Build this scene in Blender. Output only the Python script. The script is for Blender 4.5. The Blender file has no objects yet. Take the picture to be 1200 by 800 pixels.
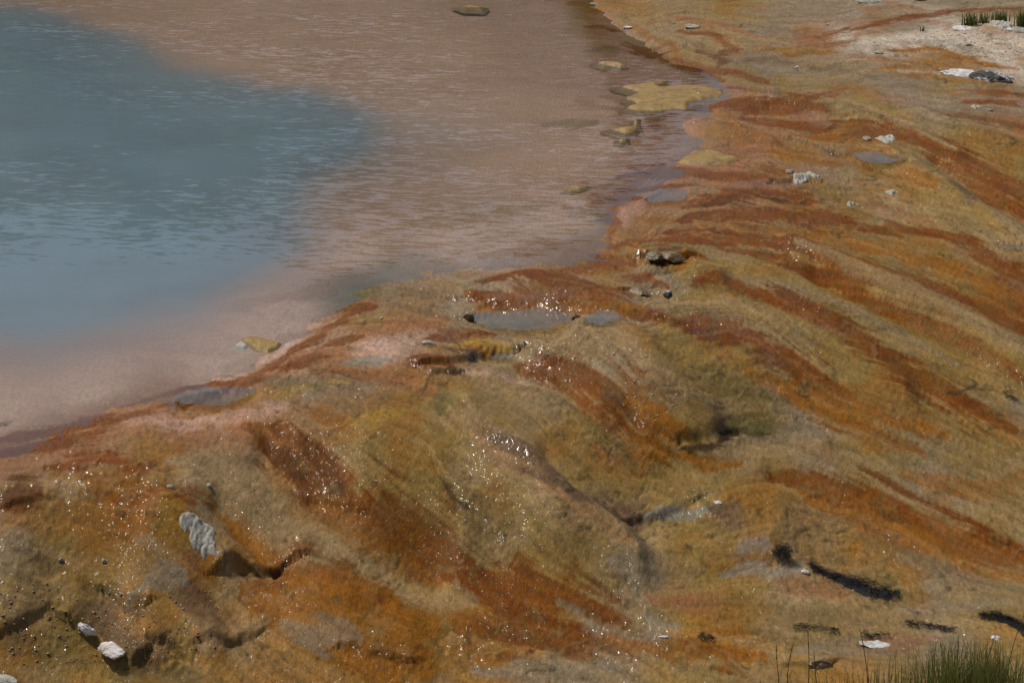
import bpy, math, random
import numpy as np

# ------------------------------------------------------------------ camera, sky, sun, exposure
SC = bpy.context.scene
COL = SC.collection
CAM_H, PITCH, LENS = 7.5, math.radians(14.0), 114.0
cam_data = bpy.data.cameras.new("camera")
cam_data.lens = LENS
cam_data.sensor_width = 36.0
cam_data.clip_start = 0.1
cam_data.clip_end = 20000.0
cam = bpy.data.objects.new("camera", cam_data)
cam.location = (0, 0, CAM_H)
cam.rotation_euler = (math.pi / 2 - PITCH, 0, 0)
COL.objects.link(cam)
SC.camera = cam

SUN_EL, SUN_AZ = math.radians(57.0), math.radians(-48.0)      # azimuth from +Y, negative = towards -X
world = bpy.data.worlds.new("World")
SC.world = world
world.use_nodes = True
wn, wl = world.node_tree.nodes, world.node_tree.links
bg = wn["Background"]
sky = wn.new("ShaderNodeTexSky")
sky.sky_type = 'NISHITA'
sky.sun_disc = False
sky.sun_elevation = SUN_EL
sky.sun_rotation = SUN_AZ
sky.altitude = 300
sky.dust_density = 4.0
wl.new(sky.outputs[0], bg.inputs[0])
bg.inputs[1].default_value = 0.10
sun_data = bpy.data.lights.new("sun", 'SUN')
sun_data.energy = 4.4
sun_data.angle = math.radians(0.53)
sun_data.color = (1.0, 0.95, 0.87)
sun = bpy.data.objects.new("sun", sun_data)
sun_dir = (math.cos(SUN_EL) * math.sin(SUN_AZ), math.cos(SUN_EL) * math.cos(SUN_AZ), math.sin(SUN_EL))
from mathutils import Vector
sun.rotation_euler = Vector(sun_dir).to_track_quat('Z', 'Y').to_euler()
sun.location = (sun_dir[0] * 50, sun_dir[1] * 50, sun_dir[2] * 50)
COL.objects.link(sun)
SC.view_settings.view_transform = 'Standard'
SC.view_settings.look = 'None'
SC.view_settings.exposure = -0.56
SC.view_settings.gamma = 1.0

# ------------------------------------------------------------------ numeric helpers
RNG = np.random.default_rng(7)
random.seed(7)
LAT = [RNG.random((256, 256)).astype(np.float32) for _ in range(24)]


def sst(a, b, x):
    t = np.clip((x - a) / (b - a), 0, 1)
    return t * t * (3 - 2 * t)


def vn(x, y, k):
    L = LAT[k % 24]
    xf, yf = np.floor(x), np.floor(y)
    tx, ty = x - xf, y - yf
    xi, yi = xf.astype(np.int32), yf.astype(np.int32)
    x0, x1, y0, y1 = xi & 255, (xi + 1) & 255, yi & 255, (yi + 1) & 255
    tx = tx * tx * (3 - 2 * tx)
    ty = ty * ty * (3 - 2 * ty)
    a = L[y0, x0]
    b = L[y1, x0]
    a = a + (L[y0, x1] - a) * tx
    b = b + (L[y1, x1] - b) * tx
    return a + (b - a) * ty


def fbm(x, y, k, n=4):
    s = 0
    a = 0.5
    for i in range(n):
        ca, sa, f = math.cos(0.6 + 1.1 * i), math.sin(0.6 + 1.1 * i), 1.93 ** i
        s = s + a * vn((x * ca - y * sa) * f + 17.3 * i, (x * sa + y * ca) * f - 9.1 * i, k + i)
        a *= 0.5
    return s / (1 - 0.5 ** n)


KY = 0.36       # depth squeeze used when comparing widths on the ground map


def ray(px, py):
    px, py = np.asarray(px, float), np.asarray(py, float)
    cx = (px - 600) / 1200 * 36 / LENS
    cy = -(py - 400) / 1200 * 36 / LENS
    return np.stack([cx, math.cos(PITCH) + cy * math.sin(PITCH), -math.sin(PITCH) + cy * math.cos(PITCH)], -1)


def on_level(px, py, z):
    d = ray(px, py)
    t = (np.asarray(z, float) - CAM_H) / d[..., 2]
    return d[..., 0] * t, d[..., 1] * t


def mpp(y):        # metres per photograph pixel at distance y
    return y * 1.03 * 36 / LENS / 1200


# ------------------------------------------------------------------ the ground grid (a fan, finer near the viewpoint)
NR, NC = 1000, 1260
pw = -0.55
rows = np.linspace(21.0 ** pw, 56.0 ** pw, NR) ** (1 / pw)
rows = np.concatenate([[3, 6, 10, 13, 15, 17, 18.5, 19.6, 20.4], rows, [57, 58.5, 61, 65, 72, 85, 110, 160, 260, 500, 1200, 4000]])
cols = np.linspace(-0.225, 0.225, NC)
xc = np.array([0.2265, 0.229, 0.234, 0.242, 0.26, 0.3, 0.4, 0.6, 1.0, 2.0, 5.0])
cols = np.concatenate([-xc[::-1], cols, xc])
R, C = len(rows), len(cols)
Y = np.repeat(rows[:, None], C, 1).astype(np.float32)
X = (Y * cols[None, :]).astype(np.float32)


def coarse_idx(n, st):
    i = list(range(0, n, st))
    if i[-1] != n - 1:
        i.append(n - 1)
    return np.array(i)


CI, CJ = coarse_idx(R, 6), coarse_idx(C, 6)


def upsample(A):
    # A is given on the coarse rows and columns
    def lerp(A, idx, n):
        k = np.clip(np.searchsorted(idx, np.arange(n), 'right') - 1, 0, len(idx) - 2)
        t = ((np.arange(n) - idx[k]) / (idx[k + 1] - idx[k])).astype(np.float32)
        t = t.reshape((n,) + (1,) * (A.ndim - 1))
        return A[k] * (1 - t) + A[k + 1] * t
    A = lerp(A, CI, R)
    A = np.swapaxes(lerp(np.swapaxes(A, 0, 1), CJ, C), 0, 1)
    return A.astype(np.float32)


XCo, YCo = X[np.ix_(CI, CJ)].astype(float), Y[np.ix_(CI, CJ)].astype(float)
XCl, YCl = np.clip(XCo, -9.5, 9.5), np.clip(YCo, 20.5, 58)

# levels read off the photograph: (px, py, height above the pool)
LEVELS = """0 545 0|75 515 .01|150 490 .01|215 470 .01|280 445 .01|330 415 .01|390 370 .01|480 338 .01|600 322 .01|700 297 .01|712 262 .02|705 235 .02
745 190 .02|738 150 .02|735 110 .02|712 70 .03|690 30 .03|680 -20 .03
-100 560 0|0 620 -.3|0 700 -.75|0 800 -1.35|-80 700 -.8|100 580 -.2|60 680 -.8|150 560 -.12|200 610 -.42|260 690 -1.05|330 668 -1.0|130 785 -1.4|190 795 -1.42
180 690 -.95|260 760 -1.35|400 500 -.12|300 505 -.06|240 520 -.1|300 600 -.55|420 590 -.55|380 700 -1.12|500 480 -.14|560 560 -.55|500 620 -.85|560 690 -1.25|640 610 -.82|700 650 -1.15|760 640 -1.2
560 430 -.12|640 400 -.1|700 380 -.06|620 372 -.12|760 330 -.1|700 330 -.02|760 440 -.32|840 490 -.72|800 545 -1.02|720 510 -.62|900 512 -.98|900 440 -.6|800 380 -.18|850 330 -.2|900 380 -.38
1000 450 -.82|1000 560 -1.3|1100 500 -1.22|1200 500 -1.4|1200 620 -1.75|1000 690 -1.72|860 620 -1.3|800 700 -1.5|700 770 -1.68|480 780 -1.6|600 790 -1.7|900 780 -1.75|1100 800 -1.72|1200 760 -1.72|1100 860 -1.6|600 870 -1.8|0 880 -1.6|1300 870 -1.7
1200 400 -1.0|1100 380 -.78|1200 300 -.62|1000 300 -.36|1050 330 -.52|900 240 -.1|850 180 .025|800 250 -.02|1000 190 -.12|1060 230 -.25|1120 230 -.3|1200 220 -.34|1200 150 -.16|1100 150 -.06|1000 130 .02
900 100 .05|800 100 .0|770 60 .02|790 150 0|770 180 0|900 40 .12|1000 40 .1|1130 45 .16|1200 50 .2|1200 100 -.02|1050 80 .06|1200 0 .1|800 0 .1|1000 0 .1|1320 300 -.9|1320 500 -1.5|1320 150 -.3|1320 30 .15|900 -40 .15|1250 -60 .2"""
LV = np.array([[float(v) for v in p.split()] for p in LEVELS.replace("\n", "|").split("|")])
LV[:, 2] = np.where(LV[:, 2] < 0, LV[:, 2] * 0.72, LV[:, 2])
lx, ly = on_level(LV[:, 0], LV[:, 1], LV[:, 2])
# the pool side of the shore stays near the water level
px_in = np.array([[100, 300], [-100, 200], [300, 200], [500, 250], [500, 60], [250, 40], [0, 20], [-200, 400], [600, 150], [0, 450], [250, 380], [400, -60], [0, -60], [620, 20]])
ix, iy = on_level(px_in[:, 0], px_in[:, 1], 0.0)
lx, ly = np.concatenate([lx, ix]), np.concatenate([ly, iy])
lz = np.concatenate([LV[:, 2], np.zeros(len(ix))])


def tps_fit(px, py, pz, lam=0.02):
    q = np.stack([px, py * 0.5], -1)
    d2 = ((q[:, None] - q[None]) ** 2).sum(-1)
    K = np.where(d2 > 0, 0.5 * d2 * np.log(np.maximum(d2, 1e-12)), 0) + lam * np.eye(len(q))
    P = np.concatenate([np.ones((len(q), 1)), q], 1)
    A = np.block([[K, P], [P.T, np.zeros((3, 3))]])
    w = np.linalg.solve(A, np.concatenate([pz, np.zeros(3)]))
    return q, w


def tps_eval(f, x, y):
    q, w = f
    p = np.stack([x.ravel(), y.ravel() * 0.5], -1)
    out = w[-3] + p @ w[-2:]
    for i in range(len(q)):
        d2 = ((p - q[i]) ** 2).sum(-1)
        out += w[i] * 0.5 * d2 * np.log(np.maximum(d2, 1e-12))
    return out.reshape(x.shape)


Zb = upsample(tps_eval(tps_fit(lx, ly, lz), XCl, YCl))

# ------------------------------------------------------------------ pool outline and depth
SHORE = [(-160, 560), (0, 543), (75, 515), (150, 490), (215, 468), (280, 443), (330, 412), (385, 366), (430, 345), (480, 335), (600, 320), (690, 300), (722, 272), (732, 248), (768, 226), (800, 206),
         (815, 186), (838, 160), (832, 140), (862, 115), (850, 95), (826, 80), (790, 72), (768, 54), (744, 40), (718, 22), (700, 0), (690, -60), (-400, -60), (-400, 560)]
DEEP = [(-200, 30), (0, 22), (60, 34), (130, 62), (200, 98), (275, 122), (345, 128), (375, 145), (372, 165), (335, 190), (305, 215), (284, 255), (276, 298), (210, 335), (110, 352), (0, 356), (-200, 350)]
HALO = [(-200, 5), (0, 0), (90, 20), (170, 55), (240, 85), (320, 104), (430, 100), (560, 120), (620, 150), (560, 205), (440, 250), (400, 290), (320, 335), (180, 385), (60, 420), (-200, 440)]


def poly_world(p, z=0.0):
    p = np.array(p, float)
    x, y = on_level(p[:, 0], p[:, 1], z)
    return np.stack([x, y], -1)


def sdist(P, x, y, ky=KY):
    # signed distance (positive inside) on the squeezed ground map
    q = np.stack([x.ravel(), y.ravel() * ky], -1)
    V = P * np.array([1, ky])
    d = np.full(len(q), 1e9)
    ins = np.zeros(len(q), bool)
    n = len(V)
    for i in range(n):
        a, b = V[i], V[(i + 1) % n]
        e = b - a
        w = q - a
        t = np.clip((w @ e) / max(e @ e, 1e-12), 0, 1)
        d = np.minimum(d, ((w - t[:, None] * e) ** 2).sum(-1))
        c = ((a[1] > q[:, 1]) != (b[1] > q[:, 1]))
        with np.errstate(divide='ignore', invalid='ignore'):
            xi = a[0] + (q[:, 1] - a[1]) * e[0] / (e[1] if e[1] != 0 else 1e-12)
        ins ^= c & (q[:, 0] < xi)
    d = np.sqrt(d)
    return np.where(ins, d, -d).reshape(x.shape)


sd_shore = upsample(sdist(poly_world(SHORE), XCo, YCo))
sd_deep = upsample(sdist(poly_world(DEEP), XCo, YCo))
sd_halo = upsample(sdist(poly_world(HALO), XCo, YCo))
wob = (fbm(X / 1.1, Y / 2.2, 3, 3) - 0.5)
sd_shore = sd_shore + 0.35 * wob 
land = sst(0.1, -0.35, sd_shore)
inpool = sst(-0.30, 0.25, sd_shore)
dep = 0.010 + 0.09 * sst(0.0, 2.0, sd_shore) + 0.15 * sst(-0.35, 0.8, sd_halo) + 0.4 * sst(-0.7, 2.0, sd_deep)
milk = 0.02 + 0.03 * sst(0.0, 1.6, sd_shore) + 0.36 * sst(-0.8, 1.3, sd_halo + 0.5 * wob) + 1.9 * sst(-1.1, 1.6, sd_deep + 0.12 + 0.5 * wob)
Z = Zb * (1 - inpool) - dep * inpool
Z += 0.014 * np.exp(-((sd_shore + 0.12) / 0.12) ** 2)

# ------------------------------------------------------------------ flow directions of the runoff, read off the photograph
FLOWS = """0 540 10 -3|150 500 10 -4|300 440 10 -4|400 360 10 -3|600 310 10 -2|700 240 10 -1|760 150 10 -1|700 50 10 1|900 40 10 1|1100 20 10 -3|1150 60 10 1|1000 100 10 0
850 130 10 2|1000 170 10 3|1120 220 10 6|1200 250 10 6|900 220 10 3|780 240 10 -1|850 290 10 3|1000 340 10 5|1200 420 10 6|800 350 10 0|950 400 10 7|1100 480 10 5|1200 520 10 3|760 290 10 3
700 350 10 2|600 360 10 1|450 370 10 0|500 430 10 1|600 450 10 5|720 480 10 8|800 520 10 6|560 520 10 9|680 600 10 9|740 640 10 6|400 480 10 1|350 560 10 10|430 620 10 9|540 690 10 6|250 520 10 4|200 620 10 9|260 680 10 9
100 560 10 2|60 640 10 3|120 720 10 5|300 620 10 9|350 700 10 2|450 750 10 3|600 740 10 2|600 790 10 0|800 700 10 1|860 600 10 -1|900 520 10 -1|1000 580 10 5|1150 650 10 3|1000 680 10 1|1000 750 10 0|1200 740 10 1|100 790 10 -1|200 560 10 4|0 700 10 3|400 400 10 -2"""


def read_pts(s):
    return np.array([[float(v) for v in p.split()] for p in s.replace("\n", "|").split("|")])


class Ground:
    pass


def sample(A, x, y):
    ri = np.interp(y, rows, np.arange(R))
    ci = np.interp(x / y, cols, np.arange(C))
    r0, c0 = np.clip(ri.astype(int), 0, R - 2), np.clip(ci.astype(int), 0, C - 2)
    tr, tc = ri - r0, ci - c0
    return (A[r0, c0] * (1 - tr) * (1 - tc) + A[r0 + 1, c0] * tr * (1 - tc) + A[r0, c0 + 1] * (1 - tr) * tc + A[r0 + 1, c0 + 1] * tr * tc)


def hit(px, py):
    """where the sight line through a photograph point meets the ground"""
    px, py = np.atleast_1d(np.asarray(px, float)), np.atleast_1d(np.asarray(py, float))
    d = ray(px, py)
    ys = np.linspace(19.0, 75, 2400)
    t = ys[None, :] / d[:, 1:2]
    x = d[:, 0:1] * t
    z = CAM_H + d[:, 2:3] * t
    below = z <= sample(Z, x, np.repeat(ys[None], len(px), 0))
    k = np.where(below.any(1), below.argmax(1), len(ys) - 1)
    r = np.arange(len(px))
    return x[r, k], ys[k], sample(Z, x[r, k], ys[k])


FL = read_pts(FLOWS)
fx0, fy0, _ = hit(FL[:, 0], FL[:, 1])
fx1, fy1, _ = hit(FL[:, 0] + FL[:, 2], FL[:, 1] + FL[:, 3])
fu, fv = fx1 - fx0, fy1 - fy0
fl = np.sqrt(fu ** 2 + (fv * KY) ** 2) + 1e-9
fu, fv = fu / fl, np.clip(fv / fl, -5, 3)


def idw(px, py, vals, p=3.2):
    num = np.zeros(XCo.shape + (vals.shape[1],))
    den = np.zeros(XCo.shape)
    for i in range(len(px)):
        d2 = (XCl - px[i]) ** 2 + ((YCl - py[i]) * KY) ** 2 + 0.01
        w = d2 ** (-p / 2)
        num += w[..., None] * vals[i]
        den += w
    return upsample(num / den[..., None])


FW = idw(fx0, fy0, np.stack([FL[:, 2], -FL[:, 3]], -1) / np.hypot(FL[:, 2], FL[:, 3])[:, None])


# ------------------------------------------------------------------ relief: lobes, channels and scarps  (amplitude m, then px py halfwidth_px)
RIDGES = """-.03;796 538 2.5|815 535 3.5|832 525 3.5|848 513 3|866 509 2
.10;545 490 14|600 535 22|660 580 24|715 620 22|742 648 14
.12;640 402 18|700 398 22|745 415 22|790 460 24|830 500 18
.10;710 470 22|760 500 26|800 525 20
-.07;640 535 12|700 580 14|750 612 16
-.06;610 432 14|690 455 20|740 490 18
.09;190 600 16|225 635 18|262 675 16
-.07;255 590 14|300 640 16|325 665 12
.08;820 325 14|900 345 18|960 372 20|1020 420 18|1060 452 14
-.05;860 335 10|950 370 12|1030 425 16|1090 470 16
.08;930 290 12|1050 335 18|1120 375 20|1200 420 20
-.05;960 320 10|1060 370 14|1140 420 14
.10;1040 185 14|1090 215 22|1140 250 22|1200 290 22
-.06;1100 190 10|1150 225 16|1200 255 16
.08;1080 140 14|1140 158 18|1200 180 16
.07;850 128 10|900 120 12|960 130 12
.06;820 152 12|860 158 14|900 166 10
-.09;320 520 18|370 570 26|430 625 24|510 665 18
.07;440 520 24|500 570 28|540 610 24
.08;160 700 20|210 725 22|240 750 16
.05;40 690 30|80 720 26
.05;560 345 20|640 345 26|720 355 20
.05;760 300 18|800 300 18
.06;300 690 20|380 720 26|470 760 24
.06;840 600 26|900 610 22
-.04;905 555 10|1000 590 18|1100 625 20|1200 655 20
.04;880 120 8|960 118 8|1060 150 10|1120 178 10"""
SCARPS = """.06;42;545 358|600 366|660 364|710 368|760 372
.08;24;505 428|540 420|580 412|600 410
.05;20;484 430|505 440|535 436
.09;20;755 306|775 310|800 306
.05;14;738 345|760 345|785 350
.10;22;262 684|280 676|305 668|340 664
.09;26;84 742|112 758|128 772|150 770|165 764
.05;18;120 704|145 712|168 720
.07;16;925 163|945 168|965 176|990 182
.05;14;815 150|835 146|860 152
.05;12;905 212|930 214|960 214
.05;16;348 566|390 578|425 584
.06;18;512 560|522 578|545 600|580 622
.05;18;540 495|575 520|612 548
.05;16;0 735|20 730|45 722
.05;20;740 605|775 606|815 598
.05;16;230 760|265 755|300 748
.04;14;400 770|420 768|470 785
.05;14;930 782|955 782|975 778
.04;14;20 590|60 588
.05;18;540 375|560 378"""


def parse(s, head):
    out = []
    for line in s.split("\n"):
        f = line.split(";")
        pts = np.array([[float(v) for v in p.split()] for p in f[-1].split("|")])
        out.append((f[:head], pts))
    return out


RX, RY = X, Y * KY
wx = 0.16 * (fbm(X / 0.45, Y / 1.0, 12, 3) - 0.5)
wy = 0.16 * (fbm(X / 0.45, Y / 1.0, 15, 3) - 0.5)
QX, QY = (RX + wx).ravel(), (RY + wy).ravel()


def stroke_field(pts, wpx, pad):
    """(indices, distance / half width, side) of the ground points near a stroke"""
    x, y, _ = hit(pts[:, 0], pts[:, 1])
    w = wpx * mpp(y)
    v = np.stack([x, y * KY], -1)
    m = w.max() * pad
    lo, hi = v.min(0) - m, v.max(0) + m
    r0, r1 = np.searchsorted(rows, [(lo[1] - 0.2) / KY, (hi[1] + 0.2) / KY])
    sl = slice(max(r0, 0) * C, min(r1 + 1, R) * C)
    qx, qy = QX[sl], QY[sl]
    idx = np.flatnonzero((qx > lo[0]) & (qx < hi[0]) & (qy > lo[1]) & (qy < hi[1]))
    qx, qy = qx[idx], qy[idx]
    best = np.full(len(idx), 1e9, np.float32)
    side = np.zeros(len(idx), np.float32)
    if len(v) == 1:
        v = np.concatenate([v, v + [[0.001, 0]]])
        w = np.concatenate([w, w])
    for i in range(len(v) - 1):
        e = v[i + 1] - v[i]
        l2 = max(e @ e, 1e-12)
        t = np.clip(((qx - v[i, 0]) * e[0] + (qy - v[i, 1]) * e[1]) / l2, 0, 1)
        dx, dy = qx - v[i, 0] - t * e[0], qy - v[i, 1] - t * e[1]
        d = np.sqrt(dx * dx + dy * dy) / (w[i] + t * (w[i + 1] - w[i]))
        s = np.sign(e[0] * (qy - v[i, 1]) - e[1] * (qx - v[i, 0]))
        k = d < best
        best = np.where(k, d, best)
        side = np.where(k, s, side)
    return idx + sl.start, best, side


dZ = np.zeros(R * C, np.float32)
for (amp,), p in parse(RIDGES, 1):
    i, d, s = stroke_field(p[:, :2], p[:, 2] * 1.25, 2.2)
    dZ[i] += 1.5 * float(amp) * np.exp(-1.1 * d * d) * (1 - sst(1.6, 2.2, d))
scarp_rough = np.zeros(R * C, np.float32)
for (h, fall), p in parse(SCARPS, 2):
    w = np.full(len(p), float(fall))
    i, d, s = stroke_field(p, w, 2.4)
    sd = d * s
    up = np.exp(-1.2 * np.maximum(sd, 0) ** 2) * (1 - sst(1.7, 2.3, d))
    dn = -0.4 * np.exp(-5.0 * np.minimum(sd, 0) ** 2) * (1 - sst(1.7, 2.3, d))
    f = sst(-0.13, 0.16, sd)
    dZ[i] += 0.62 * float(h) * (f * up + (1 - f) * dn)
    scarp_rough[i] = np.maximum(scarp_rough[i], np.exp(-6.0 * (d - 0.1) ** 2))
scarp_rough = scarp_rough.reshape(R, C)
Z = Z + dZ.reshape(R, C)
# length measured along the surface, so that textures are not stretched on the steep faces
gy = np.diff(Z, axis=0) / np.maximum(np.diff(rows)[:, None], 1e-6)
SV = np.zeros_like(Zb)
SV[1:] = np.cumsum((0.27 + 0.95 * np.clip(gy, 0, 2.5)) * np.minimum(np.diff(rows)[:, None], 0.3), axis=0)
SV = SV.astype(np.float32)
# the streamers also wander a little
FU, FV = FW[..., 0], FW[..., 1] + 0.8 * (fbm(X / 0.7, SV / 0.7, 9, 2) - 0.5)
nrm = np.sqrt(FU ** 2 + FV ** 2) + 1e-6
FU, FV = FU / nrm, FV / nrm


def lic(cell, length, n, k):
    s = np.zeros_like(X)
    for i in range(n):
        t = length * ((i + 0.5) / n - 0.5)
        s += vn((X + FU * t) / cell, (SV + FV * t) / cell, k)
    s /= n
    s -= s.mean()
    s /= s.std() + 1e-9
    return np.clip(s, -2.5, 2.5)


FIB = lic(0.014, 0.28, 12, 1)      # single threads
STR = lic(0.05, 0.9, 14, 5)       # bundles

# lumps of every size
Z += land * (0.05 * (fbm(X / 0.95, Y / 1.3, 2, 3) - 0.5) + 0.022 * (fbm(X / 0.3, Y / 0.42, 6, 3) - 0.5))
shal = np.exp(-np.abs(sd_shore) / 0.5)
Z += inpool * 0.02 * (fbm(X / 0.5, Y / 0.9, 4, 3) - 0.5) + shal * (0.03 * (fbm(X / 0.4, SV / 0.16, 7, 4) - 0.5) + 0.004 * STR)

# ------------------------------------------------------------------ colours of the mats (albedo)
A = dict(L=(.27, .145, .10), R=(.180, .053, .0015), D=(.115, .036, .001), O=(.265, .102, .009), Y=(.34, .20, .03), C=(.255, .157, .040), T=(.31, .205, .092), X=(.38, .205, .14), P=(.59, .38, .29),
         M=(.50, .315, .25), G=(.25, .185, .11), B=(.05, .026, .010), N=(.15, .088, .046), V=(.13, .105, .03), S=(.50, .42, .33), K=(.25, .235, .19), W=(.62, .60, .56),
         E=(.26, .130, .024), F=(.29, .125, .045))
A = {k: np.array(v, np.float32) for k, v in A.items()}
BASE = """P 0 300|P 100 380|P 250 360|P 400 300|P 550 280|P 650 250|P 600 180|P 680 160|M 660 60|P 500 60|P 300 40|P 560 120|P 690 130|P 690 190|M 640 20|P 400 10|P 0 480|P 100 450|F 0 540|F 60 535|F 100 515|F 200 505|F 260 500|E 180 525|F 160 500|F 250 488|P 330 380|P 260 420
E 30 600|C 60 640|E 100 660|C 20 700|E 30 770|C 100 700|C 60 760|E 150 690|E 120 620|T 240 570|T 320 620|T 260 740|C 200 740|E 180 660|G 20 630|C 130 790|E 260 790
C 440 500|C 500 540|C 480 590|C 560 600|C 620 640|C 700 650|T 640 560|C 540 470|C 480 460|G 420 450|G 380 470|G 450 350|V 420 340|G 520 350|C 440 370|F 450 390|P 450 410|F 480 440
C 690 500|C 680 560|C 740 580|C 780 580|C 840 440|C 880 460|C 900 500|G 950 520|T 860 530|C 800 410|G 700 400|T 640 400|G 770 330|C 820 320|C 780 340|C 740 290|O 720 310
C 900 330|C 990 350|C 1080 400|C 1170 450|G 1200 480|C 1100 450|C 960 390|C 1000 420|C 1040 310|C 1130 360|C 1200 430|C 1150 530|C 1060 540|C 1000 520|C 1200 560|G 1080 560
C 860 570|E 900 590|E 960 640|C 820 660|C 860 690|E 1000 620|C 1060 680|C 1120 700|C 1200 700|G 1100 690|C 960 740|C 1050 750|E 860 740|E 800 720|G 740 660|C 720 680|E 640 730|E 500 750|E 440 700|E 560 790|G 660 790|C 820 790|T 940 690|C 1180 790|E 1000 780|G 1100 760
F 780 200|F 830 110|M 780 90|F 740 230|M 700 100|F 860 220|E 960 210|T 1040 240|E 980 250|C 1080 230|C 1130 250|E 920 180|E 830 160|G 960 205|F 900 170|F 860 180
C 1140 165|C 1190 180|G 1100 130|C 1030 130|G 1150 110|G 1200 120|C 930 95|C 870 90|C 980 90|G 1050 100|N 900 80|T 850 45|G 940 12|G 900 40|F 960 45|G 1050 30|G 1160 10|C 870 10|T 760 40|C 730 30|S 1100 45|S 1180 55|S 1060 50|S 1000 48|S 1200 40|E 1100 75|C 800 70|E 700 15|F 1180 145|C 1100 95|S 1190 70
R 1180 330|E 1150 310|E 1080 290|T 1180 275|E 1000 285|R 1200 350"""
bp = [b.split() for b in BASE.replace("\n", "|").split("|")]
bx, by, _ = hit([float(b[1]) for b in bp], [float(b[2]) for b in bp])
Xs, Ys = XCl, YCl
colr = idw(bx, by, np.stack([A[b[0]] for b in bp]), 4.0).reshape(-1, 3)

# hue drift of the mats before the streams are laid on
n1 = fbm(X / 0.42 + STR * 0.10, SV / 0.36, 8, 4).ravel()
n2 = fbm(X / 0.25 + 5 + STR * 0.2, SV / 0.22, 13, 4).ravel()
n3 = fbm(X / 0.10 + 9, SV / 0.08, 17, 3).ravel()
SL, FB = STR.ravel(), FIB.ravel()
landf = sst(1.0, -0.8, sd_shore).ravel()


def mixc(i, c, a):
    a = np.clip(a, 0, 1)[:, None]
    colr[i] = colr[i] * (1 - a) + c * a


ALL = slice(None)
mixc(ALL, A['O'], 0.5 * sst(0.52, 0.68, n1) * landf)
mixc(ALL, A['V'], 0.16 * sst(0.50, 0.70, n2) * landf)
mixc(ALL, A['G'], 0.30 * sst(0.50, 0.34, n1) * landf)
mixc(ALL, A['M'], 0.30 * sst(0.52, 0.66, n2) * (1 - landf))

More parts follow.
